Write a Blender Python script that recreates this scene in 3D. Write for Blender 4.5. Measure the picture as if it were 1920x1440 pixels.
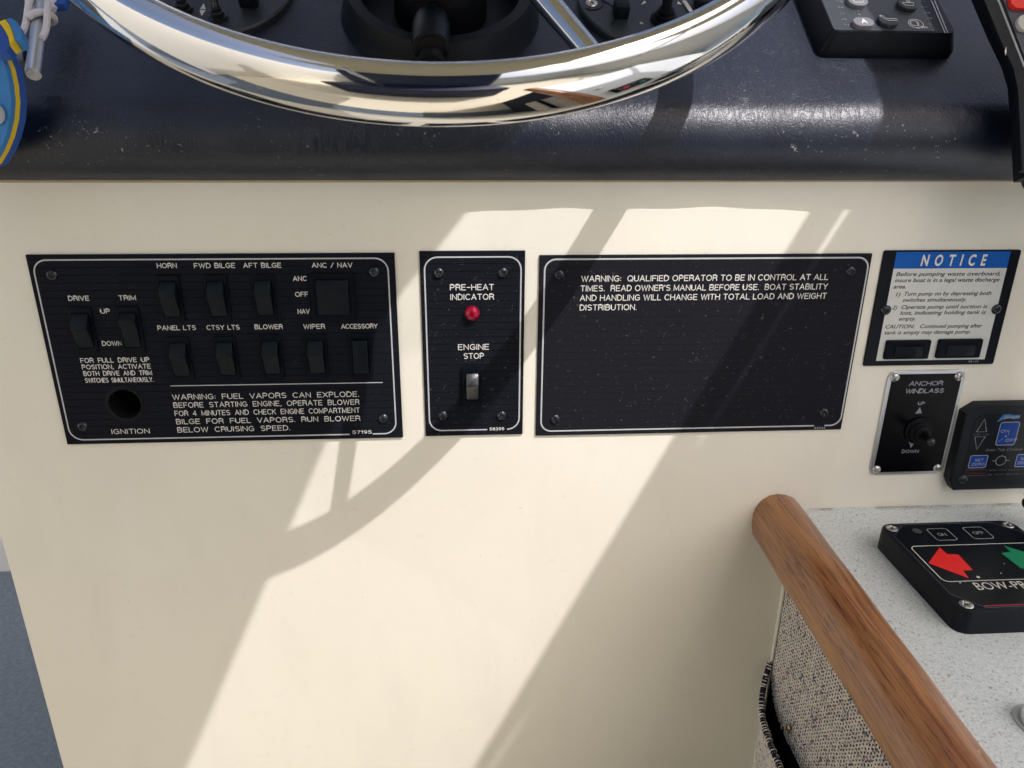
import bpy, bmesh, math, random
from mathutils import Vector, Matrix
random.seed(7)
for o in list(bpy.data.objects): bpy.data.objects.remove(o)
S = bpy.context.scene
COL = S.collection
R = math.radians
MM = 0.001

# ------------------------------------------------------------------ camera
PITCH, YAW, ROLL, FPX = 0.371634623, 0.0706757027, 0.00931079752, 1446.94106
cp, sp, cy, sy = math.cos(PITCH), math.sin(PITCH), math.cos(YAW), math.sin(YAW)
FW = Vector((sy*cp, cy*cp, -sp)); r0 = Vector((cy, -sy, 0)); u0 = r0.cross(FW)
RT = math.cos(ROLL)*r0 + math.sin(ROLL)*u0
UP = -math.sin(ROLL)*r0 + math.cos(ROLL)*u0
CAM = Vector((0, -0.5, 0))
cd = bpy.data.cameras.new('camera'); cam = bpy.data.objects.new('camera', cd); COL.objects.link(cam)
m = Matrix((RT, UP, -FW)).transposed().to_4x4(); m.translation = CAM
cam.matrix_world = m
cd.sensor_fit = 'HORIZONTAL'; cd.sensor_width = 36; cd.lens = 36*FPX/1920
cd.clip_start = 0.02; cd.clip_end = 400
cd.dof.use_dof = True; cd.dof.focus_distance = 0.53; cd.dof.aperture_fstop = 20
S.camera = cam

# ------------------------------------------------------------------ light
SUN = Vector((0.4155, -0.4180, 0.8079))          # towards the sun
w = bpy.data.worlds.new('World'); S.world = w; w.use_nodes = True
nt = w.node_tree; bg = nt.nodes['Background']
sky = nt.nodes.new('ShaderNodeTexSky'); sky.sky_type = 'NISHITA'; sky.sun_disc = False
sky.air_density = 0.7; sky.dust_density = 5.0; sky.ozone_density = 1.0; sky.sun_elevation = math.asin(SUN.z); sky.sun_rotation = math.atan2(SUN.x, SUN.y)
nt.links.new(sky.outputs[0], bg.inputs[0]); bg.inputs[1].default_value = 0.15
sd = bpy.data.lights.new('sun', 'SUN'); sd.energy = 2.6; sd.angle = R(0.42); sd.color = (1, 0.955, 1.0)
so = bpy.data.objects.new('sun', sd); COL.objects.link(so)
so.rotation_euler = SUN.to_track_quat('Z', 'Y').to_euler(); so.location = (1, -1, 3)
S.view_settings.view_transform = 'Standard'; S.view_settings.look = 'None'
S.view_settings.gamma = 1; S.view_settings.exposure = 0.53

# ------------------------------------------------------------------ measuring helpers (a pixel of the survey photo -> point of a real plane)
def ray(px, py): return FW + RT*((px-960)/FPX) - UP*((py-720)/FPX)
def at_y(px, py, y=0.0):
    d = ray(px, py); return CAM + d*((y-CAM.y)/d.y)
def at_z(px, py, z):
    d = ray(px, py); return CAM + d*((z-CAM.z)/d.z)
def at_n(px, py, n, p0):
    d = ray(px, py); return CAM + d*((p0-CAM).dot(n)/d.dot(n))

# ------------------------------------------------------------------ materials
def mat(name, col, rough=0.5, metal=0.0, spec=0.5, bump=None, var=None, coat=0.0):
    """bump: (scale, strength, detail); var: (scale, amount)"""
    M = bpy.data.materials.new(name); M.use_nodes = True
    N = M.node_tree; b = N.nodes['Principled BSDF']
    b.inputs['Base Color'].default_value = (*col, 1); b.inputs['Roughness'].default_value = rough
    b.inputs['Metallic'].default_value = metal; b.inputs['Specular IOR Level'].default_value = spec
    b.inputs['Coat Weight'].default_value = coat; b.inputs['Coat Roughness'].default_value = 0.1
    tc = N.nodes.new('ShaderNodeTexCoord')
    if var:
        n = node(M, 'ShaderNodeTexNoise', Scale=var[0], Detail=6.0); N.links.new(tc.outputs['Object'], n.inputs['Vector'])
        mx = N.nodes.new('ShaderNodeMix'); mx.data_type = 'RGBA'
        a = var[1]
        mx.inputs[6].default_value = (*[max(0, c*(1-a)) for c in col], 1); mx.inputs[7].default_value = (*[min(1, c*(1+a)) for c in col], 1)
        N.links.new(n.outputs[0], mx.inputs[0]); N.links.new(mx.outputs[2], b.inputs['Base Color'])
    if bump:
        n = node(M, 'ShaderNodeTexNoise', Scale=bump[0], Detail=bump[2]); N.links.new(tc.outputs['Object'], n.inputs['Vector'])
        bp = N.nodes.new('ShaderNodeBump'); bp.inputs['Strength'].default_value = bump[1]; bp.inputs['Distance'].default_value = 0.001
        N.links.new(n.outputs[0], bp.inputs['Height']); N.links.new(bp.outputs[0], b.inputs['Normal'])
    return M
def node(M, t, **kw):
    n = M.node_tree.nodes.new(t)
    for k, v in kw.items():
        if k in n.inputs: n.inputs[k].default_value = v
        else: setattr(n, k, v)
    return n
def P(M): return M.node_tree.nodes['Principled BSDF']
def L(M, a, b): M.node_tree.links.new(a, b)
def maths(M, op, a, b=None, c=None):
    n = M.node_tree.nodes.new('ShaderNodeMath'); n.operation = op
    for i, v in enumerate((a, b, c)):
        if v is None: continue
        if isinstance(v, (int, float)): n.inputs[i].default_value = v
        else: L(M, v, n.inputs[i])
    return n.outputs[0]
def mixc(M, f, a, b):
    n = M.node_tree.nodes.new('ShaderNodeMix'); n.data_type = 'RGBA'
    if isinstance(f, (int, float)): n.inputs[0].default_value = f
    else: L(M, f, n.inputs[0])
    for i, v in ((6, a), (7, b)):
        if isinstance(v, tuple): n.inputs[i].default_value = (*v, 1)
        else: L(M, v, n.inputs[i])
    return n.outputs[2]
def ramp(M, f, lo, hi):
    n = M.node_tree.nodes.new('ShaderNodeMapRange'); n.inputs[1].default_value = lo; n.inputs[2].default_value = hi
    L(M, f, n.inputs[0]); return n.outputs[0]
def objco(M, sc=(1, 1, 1), rot=(0, 0, 0)):
    tc = M.node_tree.nodes.new('ShaderNodeTexCoord'); mp = M.node_tree.nodes.new('ShaderNodeMapping')
    mp.inputs['Scale'].default_value = sc; mp.inputs['Rotation'].default_value = rot
    L(M, tc.outputs['Object'], mp.inputs['Vector']); return mp.outputs[0]
def bumpn(M, h, st, dist=0.001, prev=None):
    bp = M.node_tree.nodes.new('ShaderNodeBump'); bp.inputs['Strength'].default_value = st; bp.inputs['Distance'].default_value = dist
    L(M, h, bp.inputs['Height'])
    if prev is not None: L(M, prev, bp.inputs['Normal'])
    return bp.outputs[0]
def fibres(M, density, thr=0.03, seed=0.0, stretch=3.0):
    """short random scuffs: thin wavy ridge lines of one noise, gated by another"""
    co = objco(M, (1, stretch, 1), (0, 0, seed*2.3+0.4))
    n1 = node(M, 'ShaderNodeTexNoise', Scale=density, Detail=2.0, Distortion=1.5); L(M, co, n1.inputs['Vector'])
    d = maths(M, 'ABSOLUTE', maths(M, 'SUBTRACT', n1.outputs[0], 0.5))
    line = ramp(M, d, thr, 0.0)
    n2 = node(M, 'ShaderNodeTexNoise', Scale=density*0.9, Detail=3.0); L(M, objco(M, (1, 1, 1), (seed, 0.3, 0)), n2.inputs['Vector'])
    gate = ramp(M, n2.outputs[0], 0.66, 0.70)
    return maths(M, 'MULTIPLY', line, gate)

# cream laminate of the console
CREAM = mat('cream_laminate', (0.74, 0.665, 0.535), 0.42, spec=0.4)
n1 = node(CREAM, 'ShaderNodeTexNoise', Scale=900.0, Detail=2.0); L(CREAM, objco(CREAM), n1.inputs['Vector'])
n2 = node(CREAM, 'ShaderNodeTexNoise', Scale=5.0, Detail=4.0); L(CREAM, objco(CREAM), n2.inputs['Vector'])
dirt = node(CREAM, 'ShaderNodeTexNoise', Scale=60.0, Detail=5.0, Roughness=0.7); L(CREAM, objco(CREAM, (1, 1, 0.3)), dirt.inputs['Vector'])
c1 = mixc(CREAM, ramp(CREAM, n2.outputs[0], 0.3, 0.7), (0.785, 0.750, 0.625), (0.825, 0.795, 0.675))
sm = maths(CREAM, 'ADD', fibres(CREAM, 45.0, 0.006, 1.0), fibres(CREAM, 150.0, 0.03, 0.4))
c2 = mixc(CREAM, maths(CREAM, 'MULTIPLY', sm, 0.35), c1, (0.42, 0.36, 0.27))
c3 = mixc(CREAM, maths(CREAM, 'MULTIPLY', ramp(CREAM, dirt.outputs[0], 0.66, 0.8), 0.25), c2, (0.5, 0.43, 0.32))
sme = node(CREAM, 'ShaderNodeTexNoise', Scale=9.0, Detail=5.0, Roughness=0.6, Distortion=0.8); L(CREAM, objco(CREAM, (2.2, .7, 1), (0, 0, -.5)), sme.inputs['Vector'])
c3 = mixc(CREAM, maths(CREAM, 'MULTIPLY', ramp(CREAM, sme.outputs[0], 0.50, 0.75), 0.10), c3, (0.50, 0.46, 0.39))
L(CREAM, maths(CREAM, 'ADD', maths(CREAM, 'MULTIPLY', sme.outputs[0], 0.25), 0.28), P(CREAM).inputs['Roughness'])
L(CREAM, c3, P(CREAM).inputs['Base Color']); L(CREAM, bumpn(CREAM, n1.outputs[0], 0.16, 0.0004), P(CREAM).inputs['Normal'])

# navy vinyl
VINYL = mat('navy_vinyl', (0.0028, 0.0075, 0.021), 0.34, spec=0.6)
v1 = node(VINYL, 'ShaderNodeTexVoronoi', Scale=620.0, feature='DISTANCE_TO_EDGE')
nd = node(VINYL, 'ShaderNodeTexNoise', Scale=260.0, Detail=2.0); L(VINYL, objco(VINYL), nd.inputs['Vector'])
vm = VINYL.node_tree.nodes.new('ShaderNodeVectorMath'); vm.operation = 'MULTIPLY_ADD'
L(VINYL, nd.outputs['Color'], vm.inputs[0]); vm.inputs[1].default_value = (0.004,)*3; L(VINYL, objco(VINYL), vm.inputs[2]); L(VINYL, vm.outputs[0], v1.inputs['Vector'])
h1 = ramp(VINYL, v1.outputs['Distance'], 0.0, 0.25)
wr = node(VINYL, 'ShaderNodeTexNoise', Scale=70.0, Detail=4.0, Distortion=2.2); L(VINYL, objco(VINYL, (2.6, 1, 1)), wr.inputs['Vector'])
wrl = ramp(VINYL, maths(VINYL, 'ABSOLUTE', maths(VINYL, 'SUBTRACT', wr.outputs[0], 0.5)), 0.0, 0.05)
b1 = bumpn(VINYL, h1, 0.14, 0.0004); b2 = bumpn(VINYL, wrl, 0.20, 0.0006, b1)
big = node(VINYL, 'ShaderNodeTexNoise', Scale=14.0, Detail=3.0); L(VINYL, objco(VINYL), big.inputs['Vector'])
b3 = bumpn(VINYL, big.outputs[0], 0.22, 0.004, b2); L(VINYL, b3, P(VINYL).inputs['Normal'])
sc1 = maths(VINYL, 'ADD', fibres(VINYL, 260.0, 0.05, 0.2, 1.6), fibres(VINYL, 480.0, 0.05, 1.3, 1.0))
zone = node(VINYL, 'ShaderNodeSeparateXYZ'); L(VINYL, objco(VINYL), zone.inputs[0])
zb = maths(VINYL, 'MULTIPLY', ramp(VINYL, zone.outputs[2], -0.060, -0.040), ramp(VINYL, zone.outputs[2], -0.012, -0.026))
zn = node(VINYL, 'ShaderNodeTexNoise', Scale=22.0, Detail=4.0); L(VINYL, objco(VINYL), zn.inputs['Vector'])
zf = maths(VINYL, 'MULTIPLY', zb, ramp(VINYL, zn.outputs[0], 0.48, 0.62))
L(VINYL, mixc(VINYL, maths(VINYL, 'MULTIPLY', sc1, maths(VINYL, 'ADD', maths(VINYL, 'MULTIPLY', zf, 1.0), 0.10)), (0.0028, 0.0075, 0.021), (0.50, 0.50, 0.48)), P(VINYL).inputs['Base Color'])
L(VINYL, maths(VINYL, 'ADD', maths(VINYL, 'MULTIPLY', big.outputs[0], 0.08), 0.34), P(VINYL).inputs['Roughness'])

def plate_material(name, groove, depth, scr, col=(0.0105, 0.0122, 0.0170), rough=0.38, gd=0.12):
    M = mat(name, col, rough, spec=0.03)
    g = node(M, 'ShaderNodeSeparateXYZ'); L(M, objco(M), g.inputs[0])
    f = maths(M, 'FRACT', maths(M, 'DIVIDE', maths(M, 'ADD', g.outputs[1], 1.0), groove))
    tri = maths(M, 'ABSOLUTE', maths(M, 'SUBTRACT', f, 0.5))
    gr = ramp(M, tri, 0.0, 0.06)
    fine = node(M, 'ShaderNodeTexNoise', Scale=1.0, Detail=3.0); L(M, objco(M, (14, 1900, 1)), fine.inputs['Vector'])
    b_ = bumpn(M, gr, depth, 0.0006); b_ = bumpn(M, fine.outputs[0], 0.12, 0.0003, b_)
    peb = node(M, 'ShaderNodeTexNoise', Scale=1500.0, Detail=2.0); L(M, objco(M), peb.inputs['Vector'])
    b_ = bumpn(M, peb.outputs[0], 0.12, 0.0003, b_); L(M, b_, P(M).inputs['Normal'])
    s = maths(M, 'ADD', fibres(M, 420.0, 0.04, 0.1, 1.4), fibres(M, 230.0, 0.02, 1.9, 3.5))
    dn = node(M, 'ShaderNodeTexNoise', Scale=900.0, Detail=1.0); L(M, objco(M), dn.inputs['Vector'])
    dg = node(M, 'ShaderNodeTexNoise', Scale=38.0, Detail=3.0); L(M, objco(M), dg.inputs['Vector'])
    s = maths(M, 'ADD', s, maths(M, 'MULTIPLY', maths(M, 'MULTIPLY', ramp(M, dn.outputs[0], 0.71, 0.76), ramp(M, dg.outputs[0], 0.50, 0.70)), 0.6))
    base = mixc(M, gr, tuple(c*gd for c in col), col)
    L(M, mixc(M, maths(M, 'MULTIPLY', s, scr), base, (0.40, 0.40, 0.42)), P(M).inputs['Base Color'])
    return M
PLATE = plate_material('ribbed_black_plate', 0.0050, 0.3, 0.10)
PLATE2 = plate_material('scuffed_black_plate', 0.0050, 0.35, 0.4)
PLATE3 = plate_material('brushed_black_plate', 0.0050, 0.03, 0.42, (0.0150, 0.0160, 0.0205), 0.42, 0.65)
PLAIN = mat('plain_black_plate', (0.004, 0.006, 0.010), 0.36, spec=.14, bump=(900, .12, 2))
GLOSS = mat('dark_windlass_face', (0.002, 0.002, 0.003), 0.22, spec=.1, bump=(500, .05, 2))
SWITCH = mat('black_switch_plastic', (0.0035, 0.0075, 0.0115), 0.42, spec=.17, bump=(1800, .25, 2), var=(90, .2))
BEZEL = mat('switch_bezel_plastic', (0.0035, 0.006, 0.010), 0.42, spec=.08, bump=(1800, .2, 2))
BLACKP = mat('black_plastic', (0.0035, 0.006, 0.010), 0.36, spec=.2, bump=(1300, .3, 2), var=(60, .3))
RUBBER = mat('black_rubber', (0.004, 0.005, 0.007), 0.5, spec=.12, bump=(700, .25, 3))
VOID = mat('dark_void', (0.005, 0.005, 0.006), 0.7, spec=0.2)
PRINT = mat('white_print', (0.70, 0.685, 0.63), 0.5, var=(300, .12))
PRINTG = mat('grey_print', (0.36, 0.38, 0.40), 0.5, var=(200, .35))
PRINTD = mat('worn_grey_print', (0.10, 0.11, 0.13), 0.5, var=(400, .5))
INK = mat('black_ink', (0.012, 0.012, 0.016), 0.5)
LABEL = mat('white_label', (0.62, 0.63, 0.58), 0.42, var=(70, .08), bump=(300, .05, 2))
BLUE = mat('blue_print', (0.004, 0.10, 0.42), 0.38, spec=.2, var=(50, .25))
BLUEKEY = mat('blue_key_print', (0.003, 0.045, 0.27), 0.35, spec=.15, var=(50, .1))
REDP = mat('red_print', (0.80, 0.012, 0.012), 0.4)
REDL = mat('dark_red_print', (0.42, 0.02, 0.04), 0.4)
GREENP = mat('green_print', (0.0, 0.22, 0.095), 0.4)
ALU = mat('brushed_aluminium', (0.52, 0.54, 0.56), 0.38, 1.0, bump=(600, .15, 2))
STEEL = mat('screw_steel', (0.55, 0.54, 0.51), 0.28, 1.0, bump=(500, .2, 2))
BLKSCREW = mat('black_oxide_screw', (0.05, 0.055, 0.06), 0.27, 0.85, bump=(900, .3, 2))
FACE = mat('membrane_face', (0.003, 0.005, 0.008), 0.3, spec=.16, bump=(700, .08, 2), var=(200, .4))
CHROME = mat('polished_steel', (0.72, 0.715, 0.71), 0.035, 1.0, bump=(60, .02, 2))
n_ = fibres(CHROME, 220.0, 0.03, 0.5, 1.0)
L(CHROME, maths(CHROME, 'ADD', maths(CHROME, 'MULTIPLY', n_, 0.25), 0.035), P(CHROME).inputs['Roughness'])
LENS = mat('red_lens', (0.26, 0.0, 0.018), 0.12, spec=0.6, bump=(300, .4, 2)); P(LENS).inputs['Subsurface Weight'].default_value = 0.25
P(LENS).inputs['Subsurface Radius'].default_value = (0.004, 0.0005, 0.0005)
FOAMB = mat('light_blue_foam', (0.045, 0.22, 0.52), 0.75, bump=(900, .3, 3), var=(60, .12))
FOAMD = mat('blue_foam', (0.02, 0.09, 0.38), 0.75, bump=(900, .3, 3))
FOAMY = mat('yellow_foam', (0.85, 0.58, 0.02), 0.75, bump=(900, .3, 3))
CORD = mat('pale_cord', (0.76, 0.71, 0.72), 0.8, bump=(1200, .5, 3))
KNOBG = mat('grey_button', (0.50, 0.50, 0.46), 0.5)
KNOBR = mat('red_button', (0.80, 0.02, 0.01), 0.45)
WHITEWALL = mat('white_gelcoat', (0.78, 0.78, 0.72), 0.4)
CANVAS = mat('khaki_canvas', (0.52, 0.49, 0.36), 0.9, bump=(300, .3, 2))
P(CANVAS).inputs['Transmission Weight'].default_value = 0.0
NAVYBLOCK = mat('navy_blocker_vinyl', (0.012, 0.02, 0.05), 0.5)
GEL = mat('cockpit_gelcoat', (0.82, 0.80, 0.70), 0.35)

# carpet
CARPET = mat('blue_grey_carpet', (0.10, 0.145, 0.20), 0.95, spec=0.1)
a_ = node(CARPET, 'ShaderNodeTexNoise', Scale=140.0, Detail=6.0, Roughness=0.7); L(CARPET, objco(CARPET), a_.inputs['Vector'])
L(CARPET, mixc(CARPET, ramp(CARPET, a_.outputs[0], 0.3, 0.7), (0.10, 0.13, 0.16), (0.19, 0.22, 0.255)), P(CARPET).inputs['Base Color'])
L(CARPET, bumpn(CARPET, a_.outputs[0], 0.9, 0.006), P(CARPET).inputs['Normal'])

# speckled worktop
TOP = mat('speckled_laminate', (0.56, 0.60, 0.60), 0.4)
cols = (0.62, 0.67, 0.66)
for sc, thr, c, am in ((560, 0.635, (0.20, 0.20, 0.21), 0.6), (760, 0.57, (0.36, 0.40, 0.41), 0.5), (600, 0.57, (0.78, 0.81, 0.80), 0.5), (260, 0.73, (0.12, 0.10, 0.09), 0.7)):
    a_ = node(TOP, 'ShaderNodeTexNoise', Scale=float(sc), Detail=1.5); L(TOP, objco(TOP, (1, 1, 1), (sc*.1, sc*.07, sc*.31)), a_.inputs['Vector'])
    cols = mixc(TOP, maths(TOP, 'MULTIPLY', ramp(TOP, a_.outputs[0], thr, thr+0.04), am), cols, c)
# grime where the top meets the console
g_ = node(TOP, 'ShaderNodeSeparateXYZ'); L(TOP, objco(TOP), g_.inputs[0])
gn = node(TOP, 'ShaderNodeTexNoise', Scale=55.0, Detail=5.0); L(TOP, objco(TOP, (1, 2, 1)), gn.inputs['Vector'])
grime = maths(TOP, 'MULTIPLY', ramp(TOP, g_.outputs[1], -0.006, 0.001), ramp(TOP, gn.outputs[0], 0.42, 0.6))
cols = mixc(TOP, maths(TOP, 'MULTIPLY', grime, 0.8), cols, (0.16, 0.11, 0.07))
L(TOP, cols, P(TOP).inputs['Base Color'])

# teak
TEAK = mat('varnished_teak', (0.30, 0.12, 0.04), 0.34, coat=0.35)
P(TEAK).inputs['Coat Roughness'].default_value = 0.22
g1 = node(TEAK, 'ShaderNodeTexNoise', Scale=1.0, Detail=5.0, Roughness=0.65, Distortion=0.6); L(TEAK, objco(TEAK, (420, 7, 420)), g1.inputs['Vector'])
g2 = node(TEAK, 'ShaderNodeTexNoise', Scale=1.0, Detail=3.0); L(TEAK, objco(TEAK, (1500, 34, 1500)), g2.inputs['Vector'])
g3 = node(TEAK, 'ShaderNodeTexNoise', Scale=1.0, Detail=3.0, Distortion=1.0); L(TEAK, objco(TEAK, (50, 5, 50)), g3.inputs['Vector'])
ca = mixc(TEAK, ramp(TEAK, g1.outputs[0], 0.32, 0.68), (0.150, 0.050, 0.018), (0.40, 0.172, 0.062))
cb = mixc(TEAK, maths(TEAK, 'MULTIPLY', ramp(TEAK, g2.outputs[0], 0.57, 0.63), 0.85), ca, (0.05, 0.016, 0.007))
cc = mixc(TEAK, maths(TEAK, 'MULTIPLY', ramp(TEAK, g3.outputs[0], 0.45, 0.7), 0.45), cb, (0.52, 0.255, 0.085))
wn = fibres(TEAK, 60.0, 0.012, 0.9, 0.4)
cc = mixc(TEAK, maths(TEAK, 'MULTIPLY', wn, 0.5), cc, (0.62, 0.42, 0.22))
L(TEAK, cc, P(TEAK).inputs['Base Color'])
L(TEAK, bumpn(TEAK, g2.outputs[0], 0.18, 0.0006), P(TEAK).inputs['Normal'])
L(TEAK, maths(TEAK, 'ADD', maths(TEAK, 'MULTIPLY', g3.outputs[0], 0.3), 0.22), P(TEAK).inputs['Roughness'])
# yarn
YARN = mat('tweed_yarn', (0.5, 0.45, 0.38), 0.85, spec=0.2)
y1 = node(YARN, 'ShaderNodeTexVoronoi', Scale=520.0); L(YARN, objco(YARN, (1, 1, 0.6)), y1.inputs['Vector'])
cr = YARN.node_tree.nodes.new('ShaderNodeValToRGB'); cr.color_ramp.interpolation = 'CONSTANT'
e = cr.color_ramp.elements; e[0].position = 0; e[0].color = (0.84, 0.77, 0.66, 1); e[1].position = 0.42; e[1].color = (0.70, 0.66, 0.60, 1)
for p_, c_ in ((0.60, (0.58, 0.59, 0.60, 1)), (0.72, (0.88, 0.83, 0.75, 1)), (0.84, (0.40, 0.25, 0.21, 1)), (0.89, (0.72, 0.65, 0.55, 1)), (0.96, (0.20, 0.20, 0.24, 1))):
    q_ = e.new(p_); q_.color = c_
sx = node(YARN, 'ShaderNodeSeparateColor'); L(YARN, y1.outputs['Color'], sx.inputs[0]); L(YARN, sx.outputs[0], cr.inputs[0])
L(YARN, cr.outputs[0], P(YARN).inputs['Base Color'])
YARNB = mat('dark_backing_yarn', (0.022, 0.024, 0.036), 0.95, spec=0.1, var=(400, .7))
YARNF = mat('flat_tweed', (0.36, 0.33, 0.27), 0.95, spec=0.1)
f1 = node(YARNF, 'ShaderNodeTexVoronoi', Scale=420.0); L(YARNF, objco(YARNF, (1, 1, 0.6)), f1.inputs['Vector'])
sf = node(YARNF, 'ShaderNodeSeparateColor'); L(YARNF, f1.outputs['Color'], sf.inputs[0])
L(YARNF, mixc(YARNF, sf.outputs[0], (0.16, 0.15, 0.14), (0.50, 0.46, 0.38)), P(YARNF).inputs['Base Color'])
L(YARNF, bumpn(YARNF, f1.outputs['Distance'], 0.8, 0.001), P(YARNF).inputs['Normal'])

# ------------------------------------------------------------------ object helpers
def props(o, label=None, cat=None, group=None, kind=None):
    if label: o['label'] = label
    if cat: o['category'] = cat
    if group: o['group'] = group
    if kind: o['kind'] = kind
    return o
def thing(name, label, cat, mtx=None, group=None):
    o = bpy.data.objects.new(name, None); COL.objects.link(o); o.empty_display_size = 0.02
    if mtx is not None: o.matrix_world = mtx
    return props(o, label, cat, group)
def smooth(me, ang=35):
    for p in me.polygons: p.use_smooth = True
    try: me.set_sharp_from_angle(angle=R(ang))
    except Exception: pass
    return me
def obj(name, me, m_=None, parent=None, loc=None, rot=None, label=None, sm=True):
    if isinstance(me, bmesh.types.BMesh):
        bm = me; me = bpy.data.meshes.new(name); bm.to_mesh(me); bm.free()
    if m_ is not None and not me.materials: me.materials.append(m_)
    if sm: smooth(me)
    o = bpy.data.objects.new(name, me); COL.objects.link(o)
    if parent is not None: o.parent = parent
    if loc is not None: o.location = loc
    if rot is not None: o.rotation_euler = rot
    if label: o['label'] = label
    return o
def bevel(bm, d, seg=2, ang=30):
    bm.normal_update()
    es = [e_ for e_ in bm.edges if len(e_.link_faces) == 2 and e_.calc_face_angle(0) > R(ang)]
    if es and d > 0: bmesh.ops.bevel(bm, geom=es, offset=d, segments=seg, profile=0.6, affect='EDGES', clamp_overlap=True)
    return bm
def box(sx_, sy_, sz_, c=(0, 0, 0), bev=0, seg=2, bm=None):
    b = bm or bmesh.new()
    r = bmesh.ops.create_cube(b, size=1)
    for v in r['verts']: v.co = Vector((v.co.x*sx_+c[0], v.co.y*sy_+c[1], v.co.z*sz_+c[2]))
    if bev: bevel(b, bev, seg)
    return b
def rrect(w_, h_, r, n=6, cx=0, cy_=0):
    pts = []
    for qx, qy, a0 in ((1, 1, 0), (-1, 1, 90), (-1, -1, 180), (1, -1, 270)):
        for i in range(n+1):
            a = R(a0+90*i/n); pts.append((cx+qx*(w_/2-r)+r*math.cos(a), cy_+qy*(h_/2-r)+r*math.sin(a)))
    return pts
def circle(r, n=24, cx=0, cy_=0): return [(cx+r*math.cos(2*math.pi*i/n), cy_+r*math.sin(2*math.pi*i/n)) for i in range(n)]
def slab(outline, z0, z1, holes=(), bev=0, seg=2):
    bm = bmesh.new(); es = []
    for lp in [outline]+list(holes):
        vs = [bm.verts.new((x, y, z0)) for x, y in lp]
        es += [bm.edges.new((vs[i], vs[(i+1) % len(vs)])) for i in range(len(vs))]
    if holes: bmesh.ops.triangle_fill(bm, edges=es, use_beauty=True)
    else: bm.faces.new([e_.verts[0] for e_ in es])
    fs = bm.faces[:]
    r = bmesh.ops.extrude_face_region(bm, geom=fs)
    for v in [g for g in r['geom'] if isinstance(g, bmesh.types.BMVert)]: v.co.z = z1
    bmesh.ops.recalc_face_normals(bm, faces=bm.faces[:])
    if bev:
        bm.normal_update()
        es = [e_ for e_ in bm.edges if len(e_.link_faces) == 2 and all(abs(v.co.z-z1) < 1e-7 for v in e_.verts) and e_.calc_face_angle(0) > R(40)]
        bmesh.ops.bevel(bm, geom=es, offset=bev, segments=seg, profile=0.6, affect='EDGES', clamp_overlap=True)
    return bm
def ringstrip(pts, wd, z, h=0.00006, closed=True, gap=None):
    """printed line: a thin low ridge following pts"""
    bm = bmesh.new(); n = len(pts); rows = []
    for i in range(n):
        p = Vector(pts[i]); a = Vector(pts[(i-1) % n]) if closed or i > 0 else p; b = Vector(pts[(i+1) % n]) if closed or i < n-1 else p
        t = (b-a); t = t.normalized() if t.length > 1e-12 else Vector((1, 0))
        nn = Vector((-t.y, t.x))*wd/2
        rows.append([bm.verts.new((p.x+nn.x*s, p.y+nn.y*s, z+hh)) for s, hh in ((1, 0), (.5, h), (-.5, h), (-1, 0))])
    for i in range(n if closed else n-1):
        q = rows[i], rows[(i+1) % n]
        mid = (Vector(pts[i])+Vector(pts[(i+1) % n]))/2
        if gap and gap(mid): continue
        for k in range(3): bm.faces.new((q[0][k], q[1][k], q[1][k+1], q[0][k+1]))
    for v in [v for v in bm.verts if not v.link_faces]: bm.verts.remove(v)
    bmesh.ops.recalc_face_normals(bm, faces=bm.faces[:])
    for f in bm.faces:
        if f.normal.z < 0: f.normal_flip()
    return bm
def lathe(prof, n=24, bm=None, c=(0, 0, 0)):
    b = bm or bmesh.new(); rows = []
    for r, z in prof:
        if r < 1e-7: rows.append([b.verts.new((c[0], c[1], c[2]+z))])
        else: rows.append([b.verts.new((c[0]+r*math.cos(2*math.pi*i/n), c[1]+r*math.sin(2*math.pi*i/n), c[2]+z)) for i in range(n)])
    for A_, B_ in zip(rows, rows[1:]):
        for i in range(n):
            j = (i+1) % n
            vs = [A_[i % len(A_)], A_[j % len(A_)], B_[j % len(B_)], B_[i % len(B_)]]
            u = []
            for v in vs:
                if v not in u: u.append(v)
            if len(u) > 2: b.faces.new(u)
    bmesh.ops.recalc_face_normals(b, faces=b.faces[:])
    return b
def tube(path, rad, n=10, bm=None, caps=True, closed=False):
    b = bm or bmesh.new(); path = [Vector(p) for p in path]; k = len(path)
    T = [(path[(i+1) % k] - path[i-1 if (i > 0 or closed) else 0]) if (closed or i < k-1) else path[i]-path[i-1] for i in range(k)]
    T = [t.normalized() for t in T]
    x = T[0].orthogonal().normalized(); rows = []
    for i in range(k):
        x = (x - T[i]*x.dot(T[i])).normalized(); y = T[i].cross(x)
        r = rad[i] if isinstance(rad, (list, tuple)) else rad
        rows.append([b.verts.new(path[i]+x*(r*math.cos(2*math.pi*j/n))+y*(r*math.sin(2*math.pi*j/n))) for j in range(n)])
    for i in range(k if closed else k-1):
        A_, B_ = rows[i], rows[(i+1) % k]
        for j in range(n): b.faces.new((A_[j], A_[(j+1) % n], B_[(j+1) % n], B_[j]))
    if caps and not closed: b.faces.new(rows[0][::-1]); b.faces.new(rows[-1])
    bmesh.ops.recalc_face_normals(b, faces=b.faces[:])
    return b

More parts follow.
